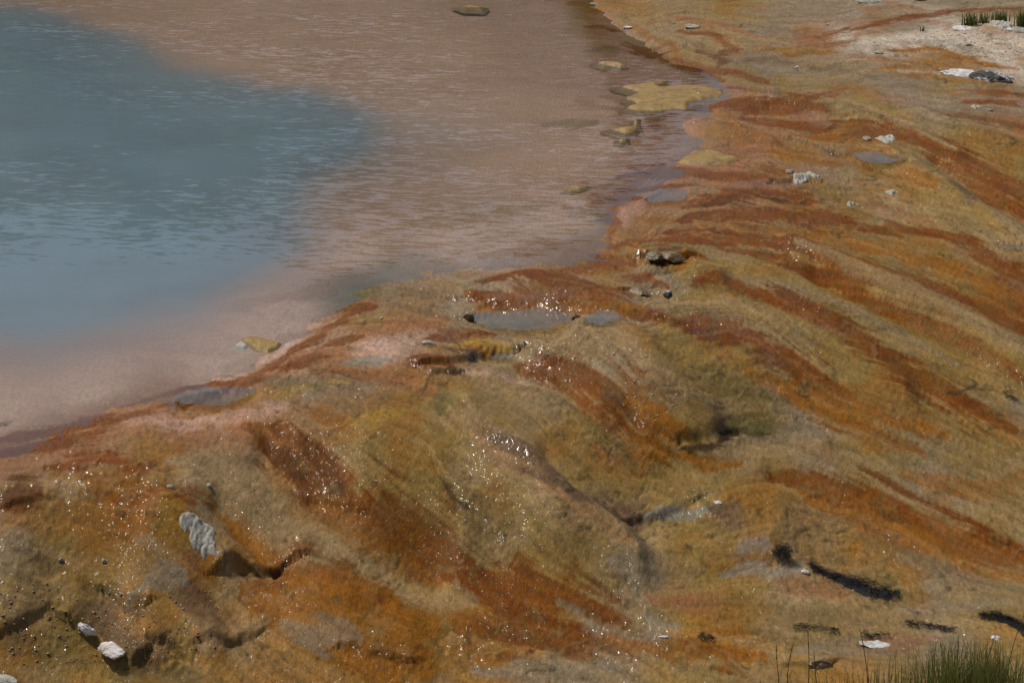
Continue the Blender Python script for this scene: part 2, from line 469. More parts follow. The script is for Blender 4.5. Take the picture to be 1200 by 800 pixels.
# streams, patches, and shade painted in slits (narrow B) and beside a ridge (N): class;opacity;px py halfwidth|...
STROKES = """S;.35;1050 82 7|1130 88 8|1215 96 10
L;.5;880 10 9|1000 28 9|1110 26 6
L;.4;1040 116 9|1215 122 10
G;.5;880 66 8|960 70 8|1040 78 6
G;.6;850 72 12|940 84 14|1040 96 12|1110 98 8
G;.65;1050 108 9|1130 122 11|1215 130 12
G;.6;860 14 7|940 20 8|1000 22 6
L;.5;820 95 10|900 106 8|1000 108 6
L;.45;880 185 7|940 200 8|990 205 6
X;.6;705 20 16|735 75 20|765 110 24|790 145 24|785 175 20|760 215 20|725 262 14
F;.4;690 20 10|705 60 10|720 90 10|735 140 10|740 180 8
F;.4;690 215 8|706 250 10|715 285 8|660 305 8|600 318 7|520 332 6
F;.5;-20 528 10|60 520 10|150 500 9|230 482 8|300 455 8|350 415 8|385 375 7|440 350 6
P;.35;150 495 12|260 492 12|330 478 10
R;.85;0 516 6|60 509 8|100 499 9|128 488 6
R;.6;135 480 5|190 462 6|215 455 5
R;.9;205 456 5|245 451 6|282 447 4
F;.8;300 440 8|350 425 9|400 412 9|420 402 5
R;.8;310 434 5|360 425 6|385 420 4
R;.75;385 404 6|410 398 8|425 392 5
R;.8;398 364 4|420 358 5|442 356 3
R;.6;400 380 4|440 374 5|480 380 5
F;.7;420 384 9|470 384 10|520 380 8
P;.4;412 405 6|450 402 9|485 402 6
K;.7;405 424 5|435 424 7|458 424 5
R;.6;360 438 5|430 440 6|480 445 5
F;.6;380 432 6|470 450 7|510 460 5
Y;.5;250 462 5|330 458 6|400 452 5
V;.5;260 440 5|330 448 6|380 455 5
V;.3;385 350 5|430 342 6|480 338 5
V;.25;440 348 6|520 341 5|560 333 4
V;.3;620 316 6|660 312 7|700 304 5
V;.3;660 245 8|700 250 10|710 262 6
V;.5;685 60 5|710 58 6|725 62 4
R;.9;560 330 6|610 320 8|660 325 10|720 340 12|760 350 10
R;.95;545 346 7|580 346 10|640 347 12|690 348 11|730 358 10|770 368 10
O;.7;560 362 5|620 366 6|700 366 6|750 360 8
O;.9;690 318 7|715 312 9|745 305 7
R;.8;695 300 6|720 304 9|745 310 8
C;.9;690 322 6|710 326 8|735 322 6
R;.85;735 326 7|760 328 9|780 335 6
T;.7;750 355 7|775 345 10|800 348 8
F;.9;720 280 7|760 278 10|810 272 9|860 275 8
R;.9;715 290 6|745 284 8|790 280 8|840 284 7
O;.9;755 300 7|790 298 9|820 300 8
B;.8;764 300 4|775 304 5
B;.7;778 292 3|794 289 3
R;.95;500 396 7|535 393 9|570 394 8
O;.9;510 404 7|545 405 9|585 404 7
Y;.6;520 404 5|560 400 6|600 406 6
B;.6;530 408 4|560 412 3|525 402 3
R;.95;483 424 6|508 428 8|528 428 6
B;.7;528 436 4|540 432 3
P;.3;545 432 7|590 440 7|620 446 6
Y;.6;400 490 7|440 488 8|470 482 5
O;.6;372 488 8|400 495 10
V;.6;508 456 7|520 470 8|512 480 5
T;.9;545 486 5|572 508 8|602 535 10|640 565 12|690 598 12|725 622 9|744 640 6
F;.35;560 500 6|610 545 8|680 590 9|740 632 6
N;.75;578 508 3|625 542 7|668 570 7|705 590 8|740 612 8|752 622 5
T;.85;600 408 6|650 400 12|700 398 13|740 404 10
N;.55;735 418 7|760 440 11|790 462 12|815 478 12|845 490 9
T;.6;725 410 5|765 428 8|800 452 8
R;.98;605 430 6|640 434 9|680 444 11|715 462 13|745 480 15|775 498 15|800 514 12
R;.8;650 446 7|680 468 9|710 492 9|735 505 8
D;.6;720 465 6|760 490 8|790 510 8
O;.8;740 470 6|780 495 8|808 512 9
C;.8;790 480 8|820 500 10|828 512 7
O;.7;690 520 8|740 530 8|780 540 7
V;.35;660 470 8|700 505 9|740 540 9
O;.85;795 542 4|830 546 5|865 544 4
T;.6;840 530 7|900 522 8|960 516 9
G;.5;870 512 5|950 502 8|1040 520 9
R;.95;288 498 8|320 512 14|345 535 17|365 560 18|395 585 17|430 612 16|470 635 15|510 655 13|545 675 12|575 685 9
D;.7;310 510 8|345 545 12|380 560 11|400 575 8
O;.7;370 590 9|420 625 9|470 660 8
R;.9;540 690 8|580 690 11|630 698 12|680 710 11|720 722 8|740 728 4
R;.9;50 547 5|90 541 8|130 541 9|180 546 8
R;.9;105 574 6|145 576 9|185 580 10|220 590 8
D;.8;5 586 8|28 582 11|48 580 7
O;.9;60 556 6|120 562 8|170 562 8
O;.9;125 588 8|180 598 10|215 625 11|240 655 10|258 676 7
Y;.5;190 605 8|220 630 9
R;.8;215 575 7|255 592 9|285 625 10|315 655 9|330 668 6
O;.85;240 580 9|275 610 12|300 640 12|320 662 8
E;.9;250 650 7|285 660 8
T;.8;205 540 8|245 560 12|290 580 14|320 605 12|335 630 8
T;.7;330 615 9|370 640 13|420 665 14|470 688 11|520 705 8|560 712 5
T;.6;240 640 6|262 665 7|270 680 5
T;.6;50 562 6|80 568 7|100 566 5
R;.75;285 690 10|330 682 16|380 690 18|430 705 16|480 722 14
O;.8;300 710 13|370 720 20|440 735 22|510 745 18
O;.7;400 765 12|450 775 14|500 785 10
R;.6;540 735 9|590 738 12|640 746 12|690 742 9
R;.5;590 770 8|650 760 9|720 752 9|790 760 8
O;.6;700 742 8|760 750 12|830 770 14
F;.6;180 690 6|220 685 7|150 695 4
N;.6;200 700 8|230 720 12|245 740 9
G;.8;150 690 4|190 684 6|215 682 5
N;.5;5 700 8|20 715 8|40 700 6
C;.8;60 710 10|100 740 12|60 755 12
N;.6;90 720 6|130 730 9|170 745 9|200 752 7
T;.5;230 750 7|280 745 10|310 735 7
G;.6;330 742 5|380 750 8|420 745 7
G;.7;560 790 8|640 788 7|720 790 7
G;.6;650 706 4|700 740 4|780 742 5
G;.8;710 655 5|740 662 8|770 668 6
F;.6;760 698 4|800 696 5
Y;.4;760 720 7|800 724 8
K;.5;760 728 5|790 732 6
K;.6;752 612 3|790 606 4|838 598 3
K;.5;865 640 4|895 628 5
N;.7;838 602 8|860 606 9|855 618 6
V;.5;815 585 4|830 588 5
R;.9;900 554 4|930 556 6|960 565 8|985 580 10|1010 592 12|1050 604 14|1090 616 16|1130 632 17|1170 648 16|1220 660 14
O;.7;940 575 6|1000 605 10|1060 630 14|1130 660 12|1200 680 10
F;.55;905 680 8|940 688 11|985 694 8
K;.5;840 668 5|900 672 6|940 662 5
F;.6;800 700 7|830 695 7
O;.8;800 742 9|850 762 14|900 768 10
R;.4;800 755 7|860 775 9
G;.5;1050 655 5|1120 672 7|1200 690 7
G;.55;1050 715 7|1120 712 7|1190 702 6
G;.6;940 765 8|1000 760 8|1080 752 6
F;.5;1010 752 5|1060 752 6|1100 745 6
R;.95;780 272 8|830 277 10|880 280 10|920 290 8|960 296 8|1010 306 9|1050 320 11|1100 340 12|1150 360 13|1210 388 13
R;.85;845 292 5|900 300 8|940 312 8|980 330 9|1020 350 10|1070 376 11|1120 400 11|1165 425 9|1210 445 8
O;.7;900 272 6|960 276 7|1010 286 8|1060 298 9|1110 316 9|1160 334 9|1210 352 9
R;.8;990 266 5|1050 268 6|1100 274 5|1140 286 5|1175 306 4|1210 316 5
T;.7;935 288 4|980 300 5|1030 318 6|1080 340 6|1130 365 7|1170 390 7|1210 415 9
C;.9;840 312 8|900 326 10|960 345 12|1010 366 13|1060 390 14|1110 418 16|1160 444 16|1210 468 13
G;.45;840 318 6|900 332 7|980 352 7|1060 392 9|1120 428 9
R;.95;812 332 5|850 331 8|895 346 9|945 367 9|990 388 11|1025 412 13|1060 438 14|1100 462 13|1140 482 11|1190 506 9
C;.8;800 347 7|845 350 8|890 366 8|935 380 7|975 404 7|1010 436 7
T;.5;800 352 5|850 352 6|900 368 6|950 390 5
R;.95;780 376 10|825 380 13|870 390 12|905 408 13|940 432 14|972 455 12|1000 474 10
D;.5;800 382 6|850 392 7|900 418 7|940 440 7
O;.8;880 430 8|940 470 11|990 490 10|1050 496 9|1110 506 6
O;.6;960 480 8|1020 512 9|1080 535 9
O;.5;1060 560 8|1140 580 9|1200 560 8
C;.7;800 405 14|850 440 20|890 470 18
V;.3;820 430 10|880 460 14|900 490 9
T;.5;1150 265 7|1180 280 9|1210 300 8
R;.7;1140 298 5|1180 315 7|1210 332 7
R;.9;722 208 5|750 202 8|790 200 9|830 206 8|870 206 7|905 208 5
R;.9;735 224 5|780 220 6|810 216 5
R;.8;695 236 4|720 236 6|745 232 4
O;.7;742 256 4|780 257 5|800 254 4
R;.95;800 240 9|850 228 11|890 225 11|930 232 9|960 240 6
D;.6;820 240 6|870 230 7|915 234 6
R;.9;800 258 7|850 250 8|910 252 8|970 256 7|1010 264 6
L;.5;850 218 5|900 214 6|940 218 5
R;.9;800 128 5|840 121 8|880 126 9|920 131 9|965 126 8
R;.95;870 140 6|920 146 10|970 152 13|1015 152 14|1060 158 13|1100 172 12|1140 192 12|1175 212 13|1220 236 16
O;.8;1000 145 5|950 162 7|1000 165 6|930 158 5
L;.5;920 138 5|955 140 6|975 146 4
R;.85;1080 178 6|1120 200 8|1150 222 9|1190 248 10|1220 262 9
R;.7;900 122 4|940 118 5|990 108 4
O;.9;850 145 5|880 152 6|905 158 4
O;.7;900 175 6|950 186 7|985 192 4
R;.6;895 196 5|930 205 5
O;.6;990 172 5|1030 175 6|1060 178 4
T;.9;990 116 5|1030 130 7|1060 144 6|1090 158 5|1120 174 4
T;.6;1090 138 4|1130 140 5|1170 152 4|1200 162 3
F;.4;1000 235 7|1050 248 10|1100 265 9
T;.5;960 195 6|1000 205 7|1040 215 7
C;.9;1060 198 8|1100 215 12|1140 245 12|1180 270 9
N;.7;1100 206 4|1125 218 6|1140 232 6|1135 242 4
O;.7;1060 200 7|1090 210 7
C;.8;970 228 7|1000 236 6
R;.9;955 42 3|990 35 4|1030 27 5|1070 21 5|1110 14 5|1200 10 6
F;.6;960 55 5|1010 42 5
F;.7;780 18 6|840 28 7|900 48 6
R;.9;800 36 4|835 42 5|860 56 5|840 64 4
D;.6;820 60 5|850 68 5|840 78 4
E;.8;880 56 5|930 60 6|985 63 4
R;.7;795 70 6|840 82 6|900 96 5
R;.6;860 104 5|930 110 5|1000 104 3
T;.8;840 36 4|880 44 4|925 52 4
T;.8;720 25 4|760 35 5|790 48 5
O;.8;668 4 4|700 12 5
R;.9;684 32 4|702 32 5|722 38 4
R;.9;728 52 4|752 62 5|768 68 4
O;.6;740 30 6|790 58 5|800 70 4
S;.85;1000 50 5|1060 45 8|1120 46 12|1205 52 18
K;.35;1050 50 4|1110 50 5|1150 62 4
O;.95;1040 58 3|1080 58 4|1105 61 5|1125 68 5|1160 76 5|1190 80 4
O;.7;1020 82 3|1055 78 4|1080 74 3
O;.85;1068 87 4|1090 86 4|1102 90 3
E;.6;1110 94 4|1150 98 4
R;.7;1130 107 4|1165 110 5|1210 112 5
R;.6;1085 126 3|1120 136 4|1160 142 4|1210 152 4
R;.8;1130 118 4|1190 122 5
N;.35;880 70 8|950 76 9|1020 90 8
G;.6;900 15 5|950 10 7|1000 16 5
F;.5;1000 68 4|1060 72 4
M;.35;620 90 16|680 90 14|720 80 7
M;.4;560 15 10|640 12 14
M;.35;520 95 8|580 92 9|640 90 8
G;.5;640 148 7|665 146 8|700 143 5
F;.3;680 120 10|730 130 7
M;.3;700 180 8|760 185 8|800 175 6
F;.35;560 300 14|640 290 14|690 280 8
F;.35;180 370 9|260 362 10|350 345 10|420 325 8
F;.3;330 395 9|380 385 9
T;.35;480 260 18|560 258 18|640 240 12
N;.35;150 365 3|175 363 3
R;.85;-10 533 7|60 518 7|110 506 7|150 488 6|210 466 5
R;.85;215 470 5|290 442 7|340 418 6|385 385 6|430 356 5
R;.8;610 326 7|660 318 7|715 302 7
R;.55;716 285 6|712 255 8|730 225 7|765 196 8
R;.7;770 152 6|765 138 6|800 134 5
R;.7;735 50 5|775 66 7|815 84 6|850 96 5
V;.5;0 497 4|12 497 4
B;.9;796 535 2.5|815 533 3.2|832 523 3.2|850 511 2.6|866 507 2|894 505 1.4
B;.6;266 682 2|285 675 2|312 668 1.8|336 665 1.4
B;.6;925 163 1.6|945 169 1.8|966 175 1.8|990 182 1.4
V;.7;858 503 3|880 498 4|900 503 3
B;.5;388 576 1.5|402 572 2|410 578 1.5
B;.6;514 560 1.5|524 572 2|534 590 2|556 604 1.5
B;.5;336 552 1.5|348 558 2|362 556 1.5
B;.55;1105 470 1.2|1145 452 1.5|1130 440 1"""  # narrow B strokes above: dark moss plus painted shade of the undercut slits
coarse_edge = 0.38 * SL + 0.9 * (n3 - 0.5) + 0.7 * (n2 - 0.5)
for (c, op), p in parse(STROKES, 2):  # upper-right G and L strokes: grey ground tone plus painted sky sheen
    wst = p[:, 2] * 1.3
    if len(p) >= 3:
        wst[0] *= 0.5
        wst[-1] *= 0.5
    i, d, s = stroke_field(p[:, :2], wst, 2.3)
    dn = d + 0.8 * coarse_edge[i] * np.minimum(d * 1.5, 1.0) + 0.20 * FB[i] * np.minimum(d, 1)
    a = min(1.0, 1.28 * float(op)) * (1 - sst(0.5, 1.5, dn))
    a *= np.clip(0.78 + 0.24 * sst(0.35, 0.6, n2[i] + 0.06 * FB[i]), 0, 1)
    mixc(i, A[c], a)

# threads: pale and dark strands, darker pits; pale crust on lumps
thr = np.clip(FB, -2, 2)
colr *= (1 + landf * (0.06 * thr + 0.09 * np.clip(SL, -2, 2)) + (1 - landf) * 0.035 * SL)[:, None]
mixc(ALL, A['T'], landf * 0.2 * sst(1.0, 2.0, 0.6 * FB + 0.75 * SL))
pits = vn(X / 0.035 + 31, SV / 0.022, 21).ravel() * 0.6 + n3 * 0.4
mixc(ALL, A['B'], landf * 0.65 * sst(0.74, 0.84, pits) * sst(0.40, 0.6, n2))
mixc(ALL, A['V'], 0.25 * landf * sst(0.55, 0.7, n3))
specks = vn(X / 0.02 + 3, SV / 0.015 + 8, 22).ravel()
colr *= (1 + landf * 0.30 * (specks - 0.5))[:, None]
# little crust terraces
th0 = 0.16 * fbm(X / 0.55 + STR * 0.05, SV / 0.34, 14, 4) + 0.022 * fbm(X / 0.12, SV / 0.09, 18, 3)
tq = th0 / 0.034
tf = tq - np.floor(tq)
crust_m = land * sst(0.44, 0.58, fbm(X / 0.9 + 11, SV / 0.6, 4, 3))
crust_m = crust_m * sst(0.36, 0.58, n2.reshape(R, C))
Z += crust_m * 0.5 * (np.floor(tq) + sst(0.32, 0.68, tf) - tq) * 0.034
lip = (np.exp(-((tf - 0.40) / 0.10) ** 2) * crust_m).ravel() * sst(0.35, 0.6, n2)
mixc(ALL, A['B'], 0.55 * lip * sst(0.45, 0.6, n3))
mixc(ALL, A['T'], 0.35 * (np.exp(-((tf - 0.68) / 0.10) ** 2) * crust_m).ravel())
colr = np.clip(colr, 0.004, 0.8)

# dry sinter sand bank (upper right) and general wetness
bank = poly_world([(985, 52), (1040, 42), (1110, 33), (1130, 27), (1260, 24), (1260, 78), (1170, 72), (1112, 60), (1040, 57)], 0.12)
dry = upsample(sst(-0.15, 0.35, sdist(bank, XCo, YCo)))
wet = (1 - dry)

# fine relief: threads, wet nodules, pits
lumpy = sst(0.42, 0.60, fbm(X / 0.8 + 40, Y / 1.4, 19, 3)) * land
lumpy = np.maximum(lumpy * 0.8, scarp_rough) * land
nod = sst(0.45, 0.95, vn(X / 0.055, SV / 0.04, 7)) * 0.6 + sst(0.5, 0.95, vn(X / 0.028 + 7, SV / 0.022, 11)) * 0.4
Z += 0.0010 * FIB * (0.25 + 0.75 * land) * wet * np.where(land > 0.2, 1, 0.5)
Z += 0.0015 * STR * land * wet
Z += lumpy * 0.011 * nod + land * 0.002 * nod
Z += scarp_rough * land * 0.015 * (fbm(X / 0.14, SV / 0.10, 20, 3) - 0.5)
Z += dry * 0.012 * vn(X / 0.03, Y / 0.04, 14)
far = sst(60, 120, Y)
Z = Z * (1 - far) + far * (-0.2 + 0.3 * fbm(X / 40, Y / 40, 3, 3))


# ------------------------------------------------------------------ scene helpers
def mesh_np(name, co, faces, smooth=True):
    me = bpy.data.meshes.new(name)
    co = np.asarray(co, np.float32)
    faces = np.asarray(faces, np.int32)
    n, k = faces.shape
    me.vertices.add(len(co))
    me.vertices.foreach_set("co", co.ravel())
    me.loops.add(n * k)
    me.loops.foreach_set("vertex_index", faces.ravel())
    me.polygons.add(n)
    me.polygons.foreach_set("loop_start", np.arange(0, n * k, k, dtype=np.int32))
    try:
        me.polygons.foreach_set("loop_total", np.full(n, k, np.int32))
    except Exception:
        pass
    me.polygons.foreach_set("use_smooth", np.full(n, smooth, bool))
    me.update(calc_edges=True)
    me.validate()
    return me


def put(name, me, mat, parent=None, **props):
    o = bpy.data.objects.new(name, me)
    COL.objects.link(o)
    if mat is not None and not me.materials:
        me.materials.append(mat)
    if parent:
        o.parent = parent
    for k, v in props.items():
        o[k] = v
    return o


def col_attr(me, name, c):
    c = np.asarray(c, np.float32)
    if c.shape[1] == 3:
        c = np.concatenate([c, np.ones((len(c), 1), np.float32)], 1)
    a = me.color_attributes.new(name, 'FLOAT_COLOR', 'POINT')
    a.data.foreach_set("color", c.ravel())


def val_attr(me, name, v):
    a = me.attributes.new(name, 'FLOAT', 'POINT')
    a.data.foreach_set("value", np.asarray(v, np.float32).ravel())


class NT:
    def __init__(self, name):
        self.m = bpy.data.materials.new(name)
        self.m.use_nodes = True
        self.n, self.l = self.m.node_tree.nodes, self.m.node_tree.links
        self.bsdf = self.n["Principled BSDF"]
        self.out = self.n["Material Output"]

    def new(self, t, **kw):
        nd = self.n.new(t)
        for k, v in kw.items():
            setattr(nd, k, v)
        return nd

    def link(self, a, b):
        self.l.new(a, b)

    def noise(self, scale, detail=4, rough=0.6, vec=None):
        nd = self.new("ShaderNodeTexNoise")
        nd.inputs["Scale"].default_value = scale
        nd.inputs["Detail"].default_value = detail
        nd.inputs["Roughness"].default_value = rough
        if vec is not None:
            self.link(vec, nd.inputs["Vector"])
        return nd

    def ramp(self, src, stops):
        nd = self.new("ShaderNodeValToRGB")
        e = nd.color_ramp.elements
        while len(e) < len(stops):
            e.new(0.5)
        for el, (p, c) in zip(e, stops):
            el.position = p
            el.color = tuple(c) + (1,) if len(c) == 3 else c
        self.link(src, nd.inputs[0])
        return nd

    def math(self, op, a, b=None):
        nd = self.new("ShaderNodeMath", operation=op)
        for s, v in zip(nd.inputs, (a, b)):
            if v is None:
                continue
            if isinstance(v, (int, float)):
                s.default_value = v
            else:
                self.link(v, s)
        return nd.outputs[0]

    def mix(self, fac, a, b, blend='MIX'):
        nd = self.new("ShaderNodeMix", data_type='RGBA', blend_type=blend)
        for s, v in ((nd.inputs[0], fac), (nd.inputs[6], a), (nd.inputs[7], b)):
            if isinstance(v, (int, float)):
                s.default_value = v
            elif isinstance(v, (tuple, list, np.ndarray)):
                s.default_value = tuple(v)[:3] + (1,)
            else:
                self.link(v, s)
        return nd.outputs[2]

    def bump(self, h, dist, normal=None, strength=1.0):
        nd = self.new("ShaderNodeBump")
        nd.inputs["Strength"].default_value = strength
        nd.inputs["Distance"].default_value = dist
        self.link(h, nd.inputs["Height"])
        if normal is not None:
            self.link(normal, nd.inputs["Normal"])
        return nd.outputs[0]


# ------------------------------------------------------------------ ground
def mat_ground():
    t = NT("microbial_mat")
    geo = t.new("ShaderNodeNewGeometry")
    pos = geo.outputs["Position"]
    col = t.new("ShaderNodeAttribute", attribute_name="mat_colour").outputs["Color"]
    wetn = t.new("ShaderNodeAttribute", attribute_name="wet").outputs["Fac"]
    gl = t.new("ShaderNodeAttribute", attribute_name="gloss").outputs["Fac"]
    mp = t.new("ShaderNodeMapping")
    mp.inputs["Scale"].default_value = (1.0, 0.34, 1.0)
    t.link(pos, mp.inputs[0])
    film = t.new("ShaderNodeAttribute", attribute_name="film").outputs["Fac"]
    na = t.noise(24, 6, 0.7, mp.outputs["Vector"])
    nb = t.noise(85, 4, 0.7, mp.outputs["Vector"])
    v1 = t.ramp(na.outputs[0], [(0.30, (.50, .46, .40)), (0.46, (.95, .94, .92)), (0.60, (1.08, 1.08, 1.08)), (0.75, (1.40, 1.40, 1.38))])
    grain = t.new("ShaderNodeAttribute", attribute_name="grain").outputs["Fac"]
    c = t.mix(t.math('MULTIPLY', grain, 0.75), col, v1.outputs[0], 'MULTIPLY')
    v2 = t.ramp(nb.outputs[0], [(0.30, (.40, .36, .30)), (0.45, (.94, .93, .92)), (0.58, (1.06, 1.06, 1.05)), (0.72, (1.65, 1.62, 1.55))])
    c = t.mix(t.math('MULTIPLY', grain, 0.6), c, v2.outputs[0], 'MULTIPLY')
    t.link(c, t.bsdf.inputs["Base Color"])
    rough = t.ramp(na.outputs[0], [(0.3, (.36,) * 3), (0.7, (.62,) * 3)])
    t.link(rough.outputs[0], t.bsdf.inputs["Roughness"])
    t.bsdf.inputs["Specular IOR Level"].default_value = 0.03
    b1 = t.bump(na.outputs[0], 0.012)
    b2 = t.bump(nb.outputs[0], 0.0025, b1)
    t.link(b2, t.bsdf.inputs["Normal"])
    # wet glint facets: every few centimetres the film of water leans its own way
    ns = t.noise(36, 1, 0.5, mp.outputs["Vector"])
    off = t.new("ShaderNodeVectorMath", operation='SUBTRACT')
    t.link(ns.outputs["Color"], off.inputs[0])
    off.inputs[1].default_value = (0.5, 0.5, 0.5)
    scl = t.new("ShaderNodeVectorMath", operation='SCALE')
    t.link(off.outputs[0], scl.inputs[0])
    t.link(t.math('SUBTRACT', 2.6, t.math('MULTIPLY', film, 2.2)), scl.inputs["Scale"])
    add = t.new("ShaderNodeVectorMath", operation='ADD')
    t.link(geo.outputs["Normal"], add.inputs[0])
    t.link(scl.outputs[0], add.inputs[1])
    nz = t.new("ShaderNodeVectorMath", operation='NORMALIZE')
    t.link(add.outputs[0], nz.inputs[0])
    t.link(nz.outputs[0], t.bsdf.inputs["Coat Normal"])
    t.link(t.math('MULTIPLY', wetn, t.math('MAXIMUM', gl, t.math('MULTIPLY', film, 0.8))), t.bsdf.inputs["Coat Weight"])
    t.bsdf.inputs["Coat Roughness"].default_value = 0.14
    t.bsdf.inputs["Coat IOR"].default_value = 1.33
    return t.m


idx = np.arange(R * C).reshape(R, C)
faces = np.stack([idx[:-1, :-1].ravel(), idx[:-1, 1:].ravel(), idx[1:, 1:].ravel(), idx[1:, :-1].ravel()], -1)
co = np.stack([X.ravel(), Y.ravel(), Z.ravel()], -1)
me = mesh_np("ground", co, faces)
col_attr(me, "mat_colour", colr)
val_attr(me, "wet", wet)
val_attr(me, "grain", 0.22 + 0.78 * land)
slope = np.zeros_like(Zb)
slope[1:] = np.abs(np.diff(Zb, axis=0)) / np.maximum(np.diff(rows)[:, None], 1e-6)
slope[:, 1:] += np.abs(np.diff(Zb, axis=1)) / np.maximum(np.diff(X, axis=1), 1e-6)
flat_ = sst(0.26, 0.05, slope) * sst(-1.2, 0.9, STR + 3 * (n1.reshape(R, C) - 0.5))
val_attr(me, "film", np.maximum(np.exp(-np.maximum(-sd_shore, 0) / 1.0) * 0.6, 0.28 * flat_))
GL = read_pts("1 480 520|1 560 600|1 700 650|1 650 370|.8 860 480|.45 1000 400|.3 100 600|.45 60 700|.6 250 740|.3 300 720|.5 900 600|.4 1100 600|.3 900 150|.3 1100 200|.2 200 560|.6 450 760|.35 1100 300|.9 360 560|.3 1000 60")
glx, gly, _ = hit(GL[:, 1], GL[:, 2])
glint = idw(glx, gly, GL[:, :1])[..., 0]
val_attr(me, "gloss", glint * np.clip(0.08 + 0.72 * lumpy * sst(0.40, 0.60, fbm(X / 0.35, Y / 0.6, 10, 3)), 0, 1))
put("ground", me, mat_ground(), kind="structure")

# the plain behind and beside the viewpoint, lower than the terrace
th = np.linspace(0, 2 * math.pi, 65)[:-1]
pc = [(0, 0, -6.0)] + [(6000 * math.cos(a), 6000 * math.sin(a), -6.0) for a in th]
me = mesh_np("plain", pc, [(0, 1 + i, 1 + (i + 1) % 64) for i in range(64)])


def mat_simple(name, c0, c1, scale=30, rough=0.8, bump=0.01, detail=6, spec=0.3):
    t = NT(name)
    tc = t.new("ShaderNodeNewGeometry").outputs["Position"]
    n = t.noise(scale, detail, 0.65, tc)
    r = t.ramp(n.outputs[0], [(0.3, c0), (0.7, c1)])
    t.link(r.outputs[0], t.bsdf.inputs["Base Color"])
    t.bsdf.inputs["Roughness"].default_value = rough
    t.bsdf.inputs["Specular IOR Level"].default_value = spec
    t.link(t.bump(n.outputs[0], bump), t.bsdf.inputs["Normal"])
    return t.m


put("plain", me, mat_simple("sinter_plain", (.3, .25, .18), (.42, .36, .28), 0.4), kind="structure")


# unseen wooded ridge, added and shaped to set the pool's dark reflection and sheen
hx = np.linspace(-1100, 1100, 221)
ht = np.linspace(0, 1, 60)
HX, HT = np.meshgrid(hx, ht)
hh = 106 - 60 * sst(5, 60, HX) + 26 * (fbm(HX / 260, HX * 0 + 2.5, 4, 3) - 0.5) + 9 * (vn(HX / 9, HT * 30, 8) - 0.5) + 5 * (vn(HX / 4.3, HT * 60, 9) - 0.5)
HY = 330 + 260 * HT + 0.00018 * HX ** 2 * -1 + 10 * (vn(HX / 12, HT * 25, 3) - 0.5)
HZ = -3 + hh * np.sin(HT * math.pi * 0.5) + 6 * (vn(HX / 6, HT * 55, 5) - 0.5) * (HT > 0.02)
hi = np.arange(HX.size).reshape(HX.shape)
hf_ = np.stack([hi[:-1, :-1].ravel(), hi[:-1, 1:].ravel(), hi[1:, 1:].ravel(), hi[1:, :-1].ravel()], -1)
put("unseen_hills", mesh_np("unseen_hills", np.stack([HX.ravel(), HY.ravel(), HZ.ravel()], -1), hf_, False), mat_simple("added_conifer_slope", (.018, .028, .014), (.05, .065, .03), 0.3, 0.9, 0.3), kind="structure")


